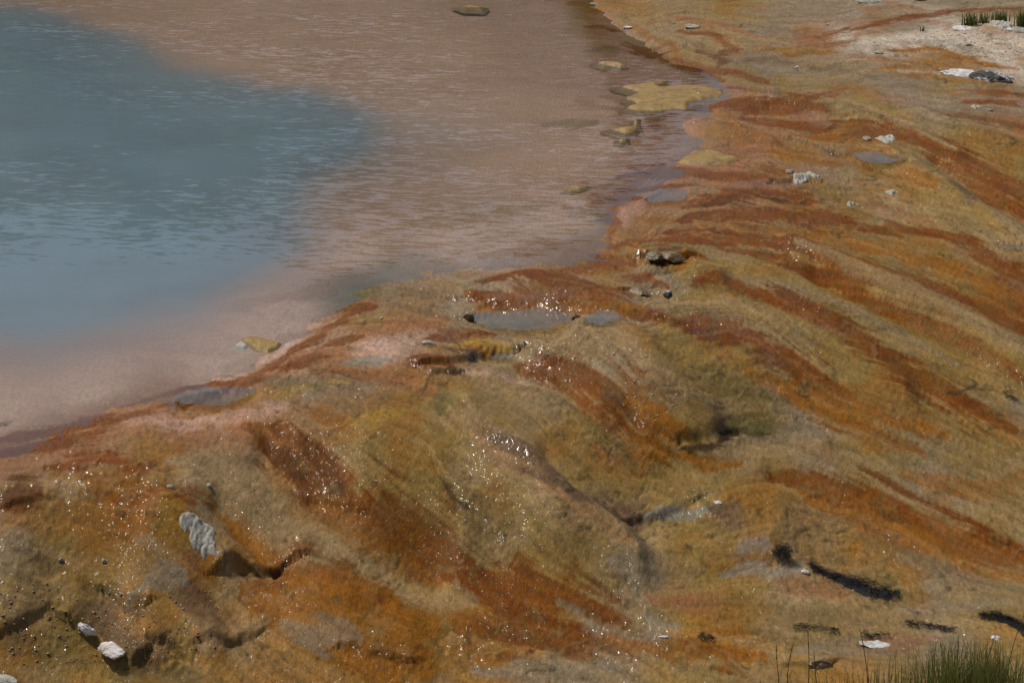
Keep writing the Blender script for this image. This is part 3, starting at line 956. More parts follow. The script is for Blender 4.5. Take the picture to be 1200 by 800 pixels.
# ------------------------------------------------------------------ water
def mat_water(name, milky, density, ripple=1.0, clear=(.93, .95, .93)):
    t = NT(name)
    t.n.remove(t.bsdf)
    geo = t.new("ShaderNodeNewGeometry")
    pos = geo.outputs["Position"]
    dp = t.new("ShaderNodeAttribute", attribute_name="depth").outputs["Fac"]
    cloud = t.noise(0.5, 3, 0.5, pos)
    dens = t.math('MULTIPLY', t.math('MULTIPLY', dp, -density), t.math('ADD', t.math('MULTIPLY', cloud.outputs[0], 0.8), 0.6))
    op = t.math('SUBTRACT', 1.0, t.math('EXPONENT', dens))
    mp = t.new("ShaderNodeMapping")
    mp.inputs["Rotation"].default_value = (0, 0, 0.12)
    t.link(pos, mp.inputs[0])
    mp2 = t.new("ShaderNodeMapping")
    mp2.inputs["Scale"].default_value = (0.42, 1.0, 1.0)
    t.link(mp.outputs[0], mp2.inputs[0])
    w1 = t.noise(11, 3, 0.65, mp2.outputs[0])
    patch = t.noise(0.8, 3, 0.6, mp2.outputs[0])
    pr = t.ramp(patch.outputs[0], [(0.36, (.25,) * 3), (0.62, (1, 1, 1))])
    rp = t.new("ShaderNodeAttribute", attribute_name="ripple").outputs["Fac"]
    off = t.new("ShaderNodeVectorMath", operation='MULTIPLY_ADD')
    t.link(w1.outputs["Color"], off.inputs[0])
    off.inputs[1].default_value = (0.45, 1.0, 0.0)
    off.inputs[2].default_value = (-0.225, -0.5, 0.0)
    scl = t.new("ShaderNodeVectorMath", operation='SCALE')
    t.link(off.outputs[0], scl.inputs[0])
    t.link(t.math('MULTIPLY', t.math('MULTIPLY', pr.outputs[0], rp), 0.55 * ripple), scl.inputs["Scale"])
    add = t.new("ShaderNodeVectorMath", operation='ADD')
    add.inputs[1].default_value = (0, 0, 1)
    lim = t.new("ShaderNodeVectorMath", operation='MINIMUM')
    t.link(scl.outputs[0], lim.inputs[0])
    lim.inputs[1].default_value = (1, 0.02, 1)
    t.link(lim.outputs[0], add.inputs[0])
    nz = t.new("ShaderNodeVectorMath", operation='NORMALIZE')
    t.link(add.outputs[0], nz.inputs[0])
    nb = nz.outputs[0]
    dif = t.new("ShaderNodeBsdfDiffuse")
    hue = t.ramp(cloud.outputs[0], [(0.3, tuple(v * 0.92 / 0.7 for v in milky)), (0.7, tuple(v * 1.08 / 0.7 for v in milky))])
    mr = t.new("ShaderNodeMapRange", interpolation_type='SMOOTHSTEP')
    mr.inputs[1].default_value = 0.12
    mr.inputs[2].default_value = 0.85
    t.link(dp, mr.inputs[0])
    # thin suspensions scatter every colour, only the depth of the vent filters them to blue
    t.link(t.mix(mr.outputs[0], (.44, .35, .29) if name.startswith("milky") else milky, hue.outputs[0]), dif.inputs[0])
    tr = t.new("ShaderNodeBsdfTransparent")
    tr.inputs[0].default_value = clear + (1,)
    body = t.new("ShaderNodeMixShader")
    t.link(op, body.inputs[0])
    t.link(tr.outputs[0], body.inputs[1])
    trl = t.new("ShaderNodeBsdfTranslucent")          # light that the milky water passes on downwards
    trl.inputs[0].default_value = (.9, .92, .92, 1)
    milkm = t.new("ShaderNodeMixShader")
    milkm.inputs[0].default_value = 0.3
    t.link(dif.outputs[0], milkm.inputs[1])
    t.link(trl.outputs[0], milkm.inputs[2])
    t.link(milkm.outputs[0], body.inputs[2])
    gls = t.new("ShaderNodeBsdfGlossy")
    gls.inputs["Roughness"].default_value = 0.03
    t.link(nb, gls.inputs["Normal"])
    fr = t.new("ShaderNodeFresnel")
    fr.inputs[0].default_value = 1.333
    t.link(nb, fr.inputs["Normal"])
    top = t.new("ShaderNodeMixShader")
    t.link(fr.outputs[0], top.inputs[0])
    t.link(body.outputs[0], top.inputs[1])
    t.link(gls.outputs[0], top.inputs[2])
    t.link(top.outputs[0], t.out.inputs[0])
    return t.m


st = 4
ri, ci = np.arange(9, R, st), np.arange(0, C, st)
sub = np.ix_(ri, ci)
wX, wY, wS, wZ = X[sub], Y[sub], sd_shore[sub], -milk[sub]
nr, nc = wX.shape
wi = np.arange(nr * nc).reshape(nr, nc)
wf = np.stack([wi[:-1, :-1].ravel(), wi[:-1, 1:].ravel(), wi[1:, 1:].ravel(), wi[1:, :-1].ravel()], -1)
keep = (wS.ravel()[wf] > -0.13).all(1) & (wY.ravel()[wf] < 75).all(1)
wf = wf[keep]
used, inv = np.unique(wf, return_inverse=True)
wco = np.stack([wX.ravel(), wY.ravel(), np.zeros(nr * nc)], -1)[used]
me = mesh_np("pool_water", wco, inv.reshape(-1, 4))
val_attr(me, "depth", np.maximum(0, -wZ.ravel()[used]))
RIP = read_pts("1 250 40|1 350 70|.9 450 60|.5 600 40|.4 650 100|.15 50 150|.15 150 250|.5 200 80|.8 430 170|.9 420 250|.7 520 250|.3 620 200|0.05 300 330|0.03 240 360|.04 100 400|.2 500 310|.5 400 300|.1 250 200")
rpx, rpy = on_level(RIP[:, 1], RIP[:, 2], 0.0)
rip = idw(rpx, rpy, RIP[:, :1])[..., 0] * sst(-0.1, 0.8, sd_shore)
val_attr(me, "ripple", rip[sub].ravel()[used])
put("pool_water", me, mat_water("milky_blue_water", (.114, .182, .216), 1.6), kind="structure")


# ------------------------------------------------------------------ patches that lie on the ground
def ground_z(x, y):
    return sample(Z, x, y)


def patch_mesh(name, pts, height_fn, res=0.02, wob=0.05, seed=0, margin=0.0, zlev=None):
    """a lumpy sheet over an outline given in photograph points, standing on the ground"""
    pts = np.array(pts, float)
    x, y, z = hit(pts[:, 0], pts[:, 1])
    P = np.stack([x, y], -1)
    ry = res / KY * 0.8
    gx = np.arange(P[:, 0].min() - 0.15, P[:, 0].max() + 0.15, res)
    gy = np.arange(P[:, 1].min() - 0.3, P[:, 1].max() + 0.3, ry)
    GX, GY = np.meshgrid(gx, gy)
    s = sdist(P, GX, GY) + wob * (fbm(GX / 0.12 + seed * 3.1, GY / 0.3, 3, 3) - 0.5) * 2
    GZ = ground_z(GX, GY)
    zz = height_fn(GX, GY, s, GZ)
    n0, n1_ = GX.shape
    ii = np.arange(n0 * n1_).reshape(n0, n1_)
    f = np.stack([ii[:-1, :-1].ravel(), ii[:-1, 1:].ravel(), ii[1:, 1:].ravel(), ii[1:, :-1].ravel()], -1)
    f = f[(s.ravel()[f] > -margin).any(1)]
    u, iv = np.unique(f, return_inverse=True)
    co = np.stack([GX.ravel(), GY.ravel(), zz.ravel()], -1)[u]
    o = co.mean(0)
    o[2] = np.median(co[:, 2])
    me = mesh_np(name, co - o, iv.reshape(-1, 4))
    return me, o, s.ravel()[u], GX.ravel()[u], GY.ravel()[u]


def mat_yellow():
    t = NT("yellow_mat")
    pos = t.new("ShaderNodeNewGeometry").outputs["Position"]
    n = t.noise(22, 5, 0.7, pos)
    r = t.ramp(n.outputs[0], [(0.30, (.15, .07, .008)), (0.42, (.29, .165, .016)), (0.6, (.37, .225, .03)), (0.74, (.46, .36, .15))])
    n2_ = t.noise(55, 3, 0.7, pos)
    v = t.ramp(n2_.outputs[0], [(0.3, (.7, .68, .6)), (0.7, (1.15, 1.15, 1.15))])
    big = t.noise(5, 3, 0.6, pos)
    br = t.ramp(big.outputs[0], [(0.35, (.62, .5, .35)), (0.5, (1, 1, 1)), (0.68, (1.1, 1.1, 1.1))])
    edge = t.new("ShaderNodeAttribute", attribute_name="rim").outputs["Fac"]
    cc = t.mix(0.8, r.outputs[0], v.outputs[0], 'MULTIPLY')
    cc = t.mix(0.9, cc, br.outputs[0], 'MULTIPLY')
    cc = t.mix(edge, cc, (.17, .085, .02))
    t.link(cc, t.bsdf.inputs["Base Color"])
    t.bsdf.inputs["Roughness"].default_value = 0.5
    b = t.bump(n.outputs[0], 0.012)
    t.link(t.bump(n2_.outputs[0], 0.008, b), t.bsdf.inputs["Normal"])
    t.bsdf.inputs["Coat Weight"].default_value = 0.2
    t.bsdf.inputs["Coat Roughness"].default_value = 0.06
    t.link(t.bump(n2_.outputs[0], 0.02), t.bsdf.inputs["Coat Normal"])
    return t.m


M_YEL = mat_yellow()
YEL = [
    ("broad yellow microbial mat with ragged left edge beside the pink shallows", [(718, 107), (735, 104), (765, 98), (782, 94), (790, 98), (775, 104), (800, 101), (825, 100), (850, 105), (852, 113), (830, 119), (812, 123), (808, 131), (780, 133), (750, 135), (728, 133), (742, 126), (730, 121), (745, 114)]),
    ("small branching yellow mat below the broad ragged one", [(708, 157), (725, 154), (738, 152), (741, 142), (750, 141), (751, 152), (745, 160), (733, 164)]),
    ("tiny yellow mat just under the branching one", [(722, 167), (736, 165), (738, 171), (728, 174), (721, 172)]),
    ("smooth oval yellow mat among red runoff streaks", [(786, 190), (800, 184), (812, 176), (830, 174), (850, 178), (866, 184), (874, 190), (858, 195), (830, 197), (800, 195)]),
    ("long thin yellow mat near the rusty upper shore", [(694, 78), (712, 75), (728, 76), (740, 81), (728, 84), (706, 82)]),
    ("farthest yellow mat floating alone in the mauve shallows", [(532, 14), (550, 12), (570, 14), (566, 18), (545, 18)]),
    ("narrow crooked yellow mat at the shore above the green fringe", [(657, 227), (670, 222), (688, 219), (696, 221), (684, 226), (668, 230)]),
    ("yellow green scrap at the left end of the shore", [(-4, 495), (6, 494), (13, 497), (8, 501), (-4, 502)]),
    ("small yellow scrap above the rusty left bank", [(116, 473), (128, 470), (143, 472), (136, 476), (122, 477)]),
]
for k, (lab, pts) in enumerate(YEL):
    base0 = 0.0 if k == 5 else 0.022

    def hf(gx, gy, s, gz, k=k):
        lum = fbm(gx / 0.09 + k, gy / 0.12, 5, 3)
        e = sst(-0.05, 0.10, s)
        return np.maximum(gz, 0.0) - 0.06 + (0.06 + base0) * e + e * 0.02 * lum * sst(0, 0.2, s + 0.05)
    me, o, s, gx, gy = patch_mesh("yellow_mat", pts, hf, 0.02 if k in (0, 3) else 0.012, 0.03, k, 0.04)
    val_attr(me, "rim", 0.85 * sst(0.07, -0.01, s + 0.05 * (fbm(gx / 0.07, gy / 0.15, 6, 3) - 0.5)))
    ob = put("yellow_mat", me, M_YEL, label=lab, category="algae mat", group="yellow mats along the shore")
    ob.location = o

# standing puddles on the terrace
PUD = [
    ("olive", [(205, 470), (222, 463), (250, 459), (280, 457), (300, 461), (292, 469), (270, 477), (240, 481), (212, 480)], (.10, .12, .085)),
    ("grey", [(556, 372), (590, 369), (630, 368), (664, 371), (668, 379), (645, 388), (610, 392), (575, 389), (560, 381)], (.20, .20, .14)),
    ("teal", [(688, 373), (705, 371), (724, 374), (720, 380), (700, 383), (686, 380)], (.16, .20, .165)),
    ("blue", [(570, 418), (588, 415), (606, 418), (602, 424), (580, 425)], (.13, .15, .14)),
    ("lilac", [(1000, 184), (1022, 181), (1050, 179), (1066, 182), (1058, 190), (1035, 197), (1012, 195)], (.17, .165, .15)),
    ("pale", [(758, 233), (775, 225), (795, 224), (806, 230), (796, 238), (775, 241), (760, 239)], (.26, .22, .19)),
    ("brown", [(135, 792), (165, 784), (205, 778), (228, 786), (235, 800), (235, 815), (130, 815)], (.16, .13, .06)),
    ("silver", [(1172, 289), (1188, 288), (1200, 290), (1196, 294), (1178, 294)], (.25, .22, .19)),
]
for k, (nm, pts, c) in enumerate(PUD):
    cx_, cy_, cz_ = hit([p[0] for p in pts], [p[1] for p in pts])
    lev = float(np.percentile(cz_, 55)) + 0.008
    tilt = np.polyfit(cy_, cz_, 1) if len(cy_) > 3 else None

    def hf(gx, gy, s, gz, lev=lev):
        return np.full_like(gx, lev)
    # hollow the ground first so the water has a bed
    pw_ = np.stack([cx_, cy_], -1)
    bb = (X > cx_.min() - 1) & (X < cx_.max() + 1) & (Y > cy_.min() - 2) & (Y < cy_.max() + 2)
    ii = np.flatnonzero(bb.ravel())
    sd_ = sdist(pw_, X.ravel()[ii], Y.ravel()[ii]) + 0.03 * (n3[ii] - 0.5) + 0.02 * SL[ii]
    zr = Z.ravel()
    e = sst(-0.10, 0.05, sd_)
    zr[ii] = zr[ii] * (1 - e) + e * (lev - 0.05)
    Z = zr.reshape(R, C)
    me, o, s, gx, gy = patch_mesh("puddle", pts, hf, 0.03, 0.03, k, 0.0)
    val_attr(me, "depth", 0.03 + 0.12 * sst(0, 0.2, s))
    val_attr(me, "ripple", np.full(len(s), 0.12))
    ob = put("puddle", me, mat_water("puddle_water_" + nm, c, 5.0, 0.5), kind="structure")
    ob.location = o
gme = bpy.data.objects["ground"].data
co[:, 2] = Z.ravel()
gme.vertices.foreach_set("co", co.astype(np.float32).ravel())
gme.update()

# ------------------------------------------------------------------ rocks
def ico(sub):
    import bmesh
    bm = bmesh.new()
    bmesh.ops.create_icosphere(bm, subdivisions=sub, radius=1.0)
    v = np.array([v.co[:] for v in bm.verts])
    f = np.array([[q.index for q in p.verts] for p in bm.faces])
    bm.free()
    return v, f


ICO = {k: ico(k) for k in (1, 2, 3, 4, 5)}


def n3d(v, sc, k):
    return (vn(v[:, 0] * sc + 40.7, v[:, 1] * sc + 11.3, k) + vn(v[:, 1] * sc + 7.7, v[:, 2] * sc + 23.9, k + 1) + vn(v[:, 2] * sc + 3.1, v[:, 0] * sc + 31.7, k + 2)) / 3


def rock_mesh(name, sx, sy, sz, seed, sub=4, rough=0.35, cuts=9, flat=0.0):
    v, f = ICO[sub]
    v = v.copy()
    r = np.random.default_rng(seed)
    for _ in range(cuts):                        # chipped faces
        n = r.normal(size=3)
        n /= np.linalg.norm(n)
        d = r.uniform(0.55, 0.9)
        ex = np.maximum(v @ n - d, 0)
        v -= ex[:, None] * n * 0.9
    q = v + seed * 1.7
    v *= (1 + rough * (n3d(q, 1.6, seed) - 0.5) + rough * 0.6 * (n3d(q, 4.1, seed + 3) - 0.5) + rough * 0.4 * (n3d(q, 9, seed + 5) - 0.5))[:, None]
    if flat:
        v[:, 2] = np.where(v[:, 2] > flat, flat + (v[:, 2] - flat) * 0.25, v[:, 2])
    v *= np.array([sx, sy, sz])
    return mesh_np(name, v, f)


def mat_rock(name, stops, scale=14, bump=0.02, rough=0.85):
    t = NT(name)
    pos = t.new("ShaderNodeNewGeometry").outputs["Position"]
    n = t.noise(scale, 8, 0.7, pos)
    r = t.ramp(n.outputs[0], stops)
    t.link(r.outputs[0], t.bsdf.inputs["Base Color"])
    t.bsdf.inputs["Roughness"].default_value = rough
    n2_ = t.noise(scale * 4, 4, 0.65, pos)
    b = t.bump(n.outputs[0], bump)
    t.link(t.bump(n2_.outputs[0], bump * 0.4, b), t.bsdf.inputs["Normal"])
    return t.m


M_WHITE = mat_rock("white_sinter", [(0.32, (.30, .19, .10)), (0.44, (.60, .54, .48)), (0.58, (.78, .77, .76))], 14, 0.008)
M_GREY = mat_rock("grey_sinter", [(0.32, (.16, .14, .10)), (0.45, (.38, .35, .28)), (0.7, (.53, .49, .41))], 22, 0.007)
M_PIED = mat_rock("pied_rock", [(0.40, (.035, .033, .03)), (0.50, (.10, .095, .085)), (0.56, (.5, .48, .46)), (0.62, (.75, .74, .73))], 7, 0.006)
M_BROWN = mat_rock("brown_rock", [(0.3, (.05, .033, .015)), (0.5, (.18, .11, .04)), (0.72, (.30, .20, .08))], 16, 0.006, 0.45)
M_MOSS = mat_rock("mossy_knob", [(0.3, (.05, .035, .010)), (0.5, (.13, .085, .018)), (0.72, (.25, .17, .04))], 22, 0.006, 0.4)


def rock(px, py, wpx, hpx, mat, label, seed, cat="rock", name="rock", group=None, depth=0.8, rotz=0.0, sink=0.35, sub=4, rough=0.35, flat=0.0, tilt=(0.3, 0.1)):
    """px, py is the foot of the rock"""
    x, y, z = (float(v[0]) for v in hit([px], [py]))
    m = mpp(y)
    sub = min(5, sub + 1)
    sx = wpx * m / 2
    sz = hpx * m / 2 * 0.8
    me = rock_mesh(name, sx, sx * depth, sz, seed, sub, rough, 9, flat)
    p = dict(label=label, category=cat)
    if group:
        p['group'] = group
    o = put(name, me, mat, **p)
    o.location = (x, y, z + sz * (1 - 2 * sink))
    o.rotation_euler = (tilt[0], tilt[1], rotz)
    return o


rock(131, 763, 46, 14, M_WHITE, "white slab with a bright flat top overhanging a black hollow", 11, "rock", "white_rock", None, 0.5, -0.85, 0.3, 4, 0.7, 0.25, (0.25, 0.25))
rock(103, 741, 27, 24, M_WHITE, "broken white and orange crust lump just above the overhanging white slab", 12, "rock", "white_rock", None, 0.55, -0.5, 0.4, 4, 0.7, 0.0, (0.35, 0.2))
rock(199, 571, 10, 8, M_GREY, "pale rounded knob on rusty lip at the left", 16, "crust", "crust_lump", None, 0.8, 0, 0.35, 3, 0.3)
rock(245, 570, 9, 6, M_GREY, "small pale knob right of the rounded one on the rusty lip", 17, "crust", "crust_lump", None, 0.8, 0, 0.35, 3, 0.3)
rock(1126, 88, 48, 12, M_WHITE, "long low white topped rock in the grey runoff at upper right", 21, "rock", "white_rock", None, 0.5, -0.25, 0.32, 4, 0.45, 0.3)
rock(1160, 94, 50, 17, M_PIED, "black and white speckled rock against the long white topped one", 22, "rock", "speckled_rock", None, 0.5, -0.35, 0.34, 5, 0.5)
rock(1184, 93, 11, 5, M_WHITE, "white chip right of the black and white speckled rock", 23, "rock", "white_rock", None, 0.7, 0, 0.3, 3, 0.4)
rock(1129, 35, 26, 7, M_WHITE, "bright white flat stone on the sand bank left of the grasses", 24, "stone", "white_stone", None, 0.6, 0.1, 0.3, 4, 0.3, 0.3)
rock(1149, 30, 6, 4, M_WHITE, "tiny white stone between the flat white stone and the grey slab", 25, "stone", "white_stone", None, 0.8, 0, 0.3, 2, 0.3)
rock(1197, 38, 22, 8, M_GREY, "grey stone cut by the right edge beneath the grasses", 27, "stone", "grey_stone", None, 0.7, 0.2, 0.3, 4, 0.4)
rock(1184, 37, 12, 6, M_WHITE, "white chip leaning on the grey slab below the grasses", 28, "stone", "white_stone", None, 0.8, 0.4, 0.3, 3, 0.4)
rock(1136, 54, 8, 3, M_BROWN, "dark little stone alone on the sand bank", 29, "stone", "dark_stone", None, 0.7, 0, 0.3, 3, 0.4)
rock(1016, 164, 12, 7, M_GREY, "small tan lump touching the left of the grey crust above the puddle", 32, "crust", "crust_lump", None, 0.7, 0, 0.3, 3, 0.5)
rock(926, 203, 10, 7, M_GREY, "little dark sided lump behind the ragged grey crust", 34, "crust", "crust_lump", None, 0.8, 0, 0.3, 3, 0.5)
rock(1160, 130, 10, 4, M_GREY, "small crust bit trailing right of the runoff crust", 38, "crust", "crust_lump", None, 0.6, 0, 0.3, 3, 0.6)
rock(736, 34, 14, 6, M_PIED, "white crust chip with a black foot on the upper ridge", 39, "crust", "crust_lump", None, 0.6, -0.2, 0.3, 3, 0.4)
rock(697, 7, 12, 5, M_GREY, "pale crust chip at the top edge of the ridge", 40, "crust", "crust_lump", None, 0.6, -0.2, 0.3, 3, 0.5)
rock(813, 33, 22, 7, M_GREY, "pale grey ledge stone at the left of the upper cream ridge", 41, "stone", "grey_stone", None, 0.5, 0, 0.3, 4, 0.5)
rock(1020, 4, 30, 8, M_GREY, "grey stone at the top edge in the far runoff", 42, "stone", "grey_stone", None, 0.5, 0, 0.3, 4, 0.5)
rock(1078, 1, 14, 6, M_BROWN, "dark stone at the top edge right of the far grey one", 43, "stone", "dark_stone", None, 0.6, 0, 0.3, 3, 0.4)
rock(934, 80, 7, 4, M_WHITE, "tiny white chip in the brown runoff below the cream ridge", 44, "stone", "white_stone", None, 0.8, 0, 0.3, 2, 0.4)
rock(1030, 63, 11, 5, M_GREY, "round pale stone at the left tip of the sand bank", 45, "stone", "grey_stone", None, 0.8, 0, 0.3, 3, 0.3)
rock(550, 374, 13, 12, M_MOSS, "dark tufted brown knob at the left end of the orange scarp", 51, "boulder", "mossy_boulder", None, 0.9, 0, 0.25, 4, 0.6)
rock(674, 373, 14, 9, M_MOSS, "dark green knob between the grey and teal puddles", 52, "boulder", "mossy_boulder", None, 0.9, 0, 0.3, 4, 0.6)
rock(768, 305, 20, 11, M_MOSS, "brown boulder in the hollow of the orange rim", 53, "boulder", "mossy_boulder", None, 0.9, 0, 0.3, 4, 0.5)
rock(786, 304, 30, 12, M_BROWN, "low ochre lump right of the boulder in the rim hollow", 54, "boulder", "brown_boulder", None, 0.8, 0, 0.35, 4, 0.5)
rock(750, 345, 26, 11, M_BROWN, "brown lump with a shaded lower edge beside the pale crust", 55, "boulder", "brown_boulder", None, 0.8, 0, 0.4, 4, 0.5)
rock(782, 346, 12, 10, M_PIED, "grey spiky lump right of the shaded brown one", 56, "boulder", "grey_boulder", None, 0.8, 0, 0.3, 3, 0.6)
rock(502, 402, 14, 6, M_GREY, "pale crust chip on the rusty drop left of the dripping lip", 57, "crust", "crust_lump", None, 0.7, 0, 0.3, 3, 0.5)
rock(447, 374, 4, 4, M_WHITE, "round white pebble on the olive flat", 58, "stone", "white_stone", None, 0.9, 0, 0.2, 2, 0.2)
rock(962, 782, 30, 18, M_BROWN, "brown lump with a black underside behind the thin stems", 61, "rock", "brown_rock", None, 0.8, 0, 0.32, 4, 0.5)
rock(1024, 757, 36, 7, M_WHITE, "pinkish white crust strip in front of a dark film", 62, "crust", "crust_lump", None, 0.5, 0.05, 0.42, 4, 0.6)
rock(944, 672, 13, 5, M_WHITE, "bright white chip at the upper tip of the black debris", 63, "stone", "white_stone", None, 0.8, 0, 0.3, 3, 0.5)
rock(841, 590, 11, 5, M_WHITE, "glinting white chip on the brown bar right of the slot", 64, "stone", "white_stone", None, 0.7, 0, 0.3, 3, 0.5)
rock(778, 747, 14, 4, M_WHITE, "thin white chip alone in the runoff near the bottom", 65, "stone", "white_stone", None, 0.5, 0, 0.3, 3, 0.4)
rock(1168, 749, 13, 6, M_WHITE, "white chip below the rightmost black debris", 66, "stone", "white_stone", None, 0.8, 0, 0.3, 3, 0.5)
rock(72, 659, 8, 7, M_GREY, "small pale knob on the ochre slope at the far left", 67, "crust", "crust_lump", None, 0.8, 0, 0.3, 3, 0.4)
rock(122, 660, 9, 7, M_GREY, "small pale knob right of its twin on the ochre slope", 68, "crust", "crust_lump", None, 0.8, 0, 0.3, 3, 0.4)
rock(5, 798, 34, 8, M_GREY, "grey stone cut off by the lower left corner", 69, "stone", "grey_stone", None, 0.6, 0, 0.3, 4, 0.4)

CRUST = [
    ("pale grey crust wedge with crumbling lower edge on the orange lobe", M_GREY, .05, [(212, 608), (222, 606), (236, 608), (240, 616), (248, 622), (244, 628), (249, 634), (238, 637), (229, 634), (222, 622)]),
    ("low crumbled crust just below the pale grey wedge", M_GREY, .05, [(224, 636), (236, 634), (250, 640), (259, 651), (246, 647), (232, 643)]),
    ("small grey knob standing alone above the pale grey wedge", M_GREY, .05, [(223, 584), (229, 582), (234, 586), (232, 592), (226, 593)]),
    ("grey crust lump above the lilac puddle", M_GREY, .045, [(1023, 164), (1026, 160), (1036, 158), (1046, 161), (1050, 166), (1038, 168), (1028, 167)]),
    ("ragged grey crust lump with a pointed right end amid orange mat", M_GREY, .05, [(929, 211), (937, 202), (946, 201), (958, 205), (964, 211), (950, 213), (940, 215), (932, 214)]),
    ("pale thin crust chip on the tan mound below the lilac puddle", M_GREY, .05, [(1034, 225), (1040, 222), (1048, 225), (1044, 228), (1036, 228)]),
    ("flat grey crust sliver on the edge of the rusty flow", M_GREY, .06, [(985, 240), (1000, 237), (1011, 238), (1010, 243), (998, 243)]),
    ("scatter of white grey crust in the runoff under the speckled rock", M_GREY, .06, [(1134, 126), (1142, 123), (1152, 125), (1156, 128), (1144, 129)]),
    ("grey slab lying in front of the bank grasses", M_GREY, .06, [(1158, 26), (1166, 26), (1184, 28), (1190, 33), (1176, 36), (1164, 33)]),
]
for k, (lab, mt, th_, pts) in enumerate(CRUST):
    def hf(gx, gy, s, gz, k=k, th_=th_):
        e = sst(-0.03, 0.04, s)
        q = fbm(gx / 0.07 + 3.3 * k, gy / 0.12, 9, 4)
        return gz - 0.05 + e * (0.05 + th_ * (0.25 + 1.1 * (q - 0.3)) + 0.02 * (vn(gx / 0.016, gy / 0.03, 4) - 0.5))
    me, o, s, gx, gy = patch_mesh("crust", pts, hf, 0.007, 0.09, k + 20, 0.03)
    ob = put("crust", me, mt, label=lab, category="crust", group="crust lumps on the mats")
    ob.location = o

# the floating slab at the shore: yellow top with two pale wings
slab = bpy.data.objects.new("floating_slab", None)
COL.objects.link(slab)
sx_, sy_, _ = hit([315], [408])
slab.location = (float(sx_[0]), float(sy_[0]), 0.0)
slab["label"] = "tilted yellow slab with pale wings floating at the pink shore"
slab["category"] = "slab"


def slab_piece(name, pts, mat, top):
    def hf(gx, gy, s, gz):
        e = sst(-0.02, 0.02, s)
        return -0.03 + (0.03 + top) * e + 0.01 * e * fbm(gx / 0.06, gy / 0.1, 4, 3)
    me, o, s, gx, gy = patch_mesh(name, pts, hf, 0.012, 0.015, 2, 0.02)
    ob = put(name, me, mat, slab)
    ob.location = Vector(o) - slab.location
    return ob


slab_piece("top", [(284, 401), (300, 399), (318, 402), (330, 404), (326, 409), (314, 413), (302, 413), (293, 407)], M_YEL, 0.02)
slab_piece("wing", [(273, 409), (283, 403), (291, 407), (286, 410)], M_GREY, 0.0)
slab_piece("wing", [(330, 404), (342, 400), (354, 401), (348, 404), (334, 406)], M_GREY, 0.0)

# ------------------------------------------------------------------ black matted debris
M_BLACK = mat_rock("black_debris", [(0.3, (.006, .006, .007)), (0.6, (.018, .018, .02)), (0.8, (.05, .048, .045))], 40, 0.02, 0.5)


def strands(pts_w, n, seed, ln=(0.02, 0.08), wd=0.003, spread=0.04, lift=0.04, along=0.25):
    """thin crooked strips heaped along a line on the ground"""
    r = np.random.default_rng(seed)
    V, F = [], []
    pts_w = np.array(pts_w)
    seg = np.linalg.norm(np.diff(pts_w[:, :2], axis=0) * [1, KY], axis=1)
    cum = np.concatenate([[0], np.cumsum(seg)])
    for _ in range(n):
        u = r.uniform(0, cum[-1])
        x = np.interp(u, cum, pts_w[:, 0])
        y = np.interp(u, cum, pts_w[:, 1])
        w = np.interp(u, cum, pts_w[:, 2])
        x += r.normal(0, w * 0.5)
        y += r.normal(0, w * 0.5) / KY
        a = r.normal(-0.3, 0.9)
        L = r.uniform(*ln)
        k0 = len(V)
        nseg = 4
        px_, py_ = x - math.cos(a) * L / 2, y - math.sin(a) * L / 2 / KY * 0.6
        h0, h1 = r.uniform(0, lift, 2)
        for i in range(nseg):
            t = i / (nseg - 1)
            xx = px_ + math.cos(a) * L * t + r.normal(0, L * 0.05)
            yy = py_ + math.sin(a) * L * t / KY * 0.6 + r.normal(0, L * 0.08)
            hh = h0 + (h1 - h0) * t + 0.5 * lift * math.sin(math.pi * t) * r.uniform(0, 1)
            V += [(xx, yy, hh), (xx + wd * 0.3, yy, hh + wd)]
        for i in range(nseg - 1):
            F.append((k0 + 2 * i, k0 + 2 * i + 2, k0 + 2 * i + 3, k0 + 2 * i + 1))
    V = np.array(V)
    V[:, 2] += ground_z(V[:, 0], V[:, 1])
    return V, np.array(F)


def debris(label, line, n, seed, thick=0.035, outline=True, **kw):
    p = np.array(line, float)
    x, y, z = hit(p[:, 0], p[:, 1])
    w = p[:, 2] * mpp(y)
    root = bpy.data.objects.new("black_debris", None)
    COL.objects.link(root)
    o = np.array([x.mean(), y.mean(), float(np.mean(z))])
    root.location = o
    root["label"], root["category"], root["group"] = label, "debris", "black matted debris"
    # heaped core
    up = [(a, b - c * 0.75) for a, b, c in line]
    dn = [(a, b + c * 0.75) for a, b, c in line][::-1]

    def hf(gx, gy, s, gz):
        e = sst(-0.02, 0.04, s)
        return gz - 0.02 + e * (0.025 + thick * fbm(gx / 0.035, gy / 0.06, 7, 3))
    if max(c for a, b, c in line) > 4.5:
        me, oo, s, gx, gy = patch_mesh("matted_heap", up + dn, hf, 0.008, 0.05, seed, 0.0)
        c = put("matted_heap", me, M_BLACK, root)
        c.location = Vector(oo) - Vector(o)
    V, F = strands(np.stack([x, y, w], -1), int(n * 1.1), seed, **kw)
    put("strands", mesh_np("strands", V - o, F, False), M_BLACK, root, kind="stuff")


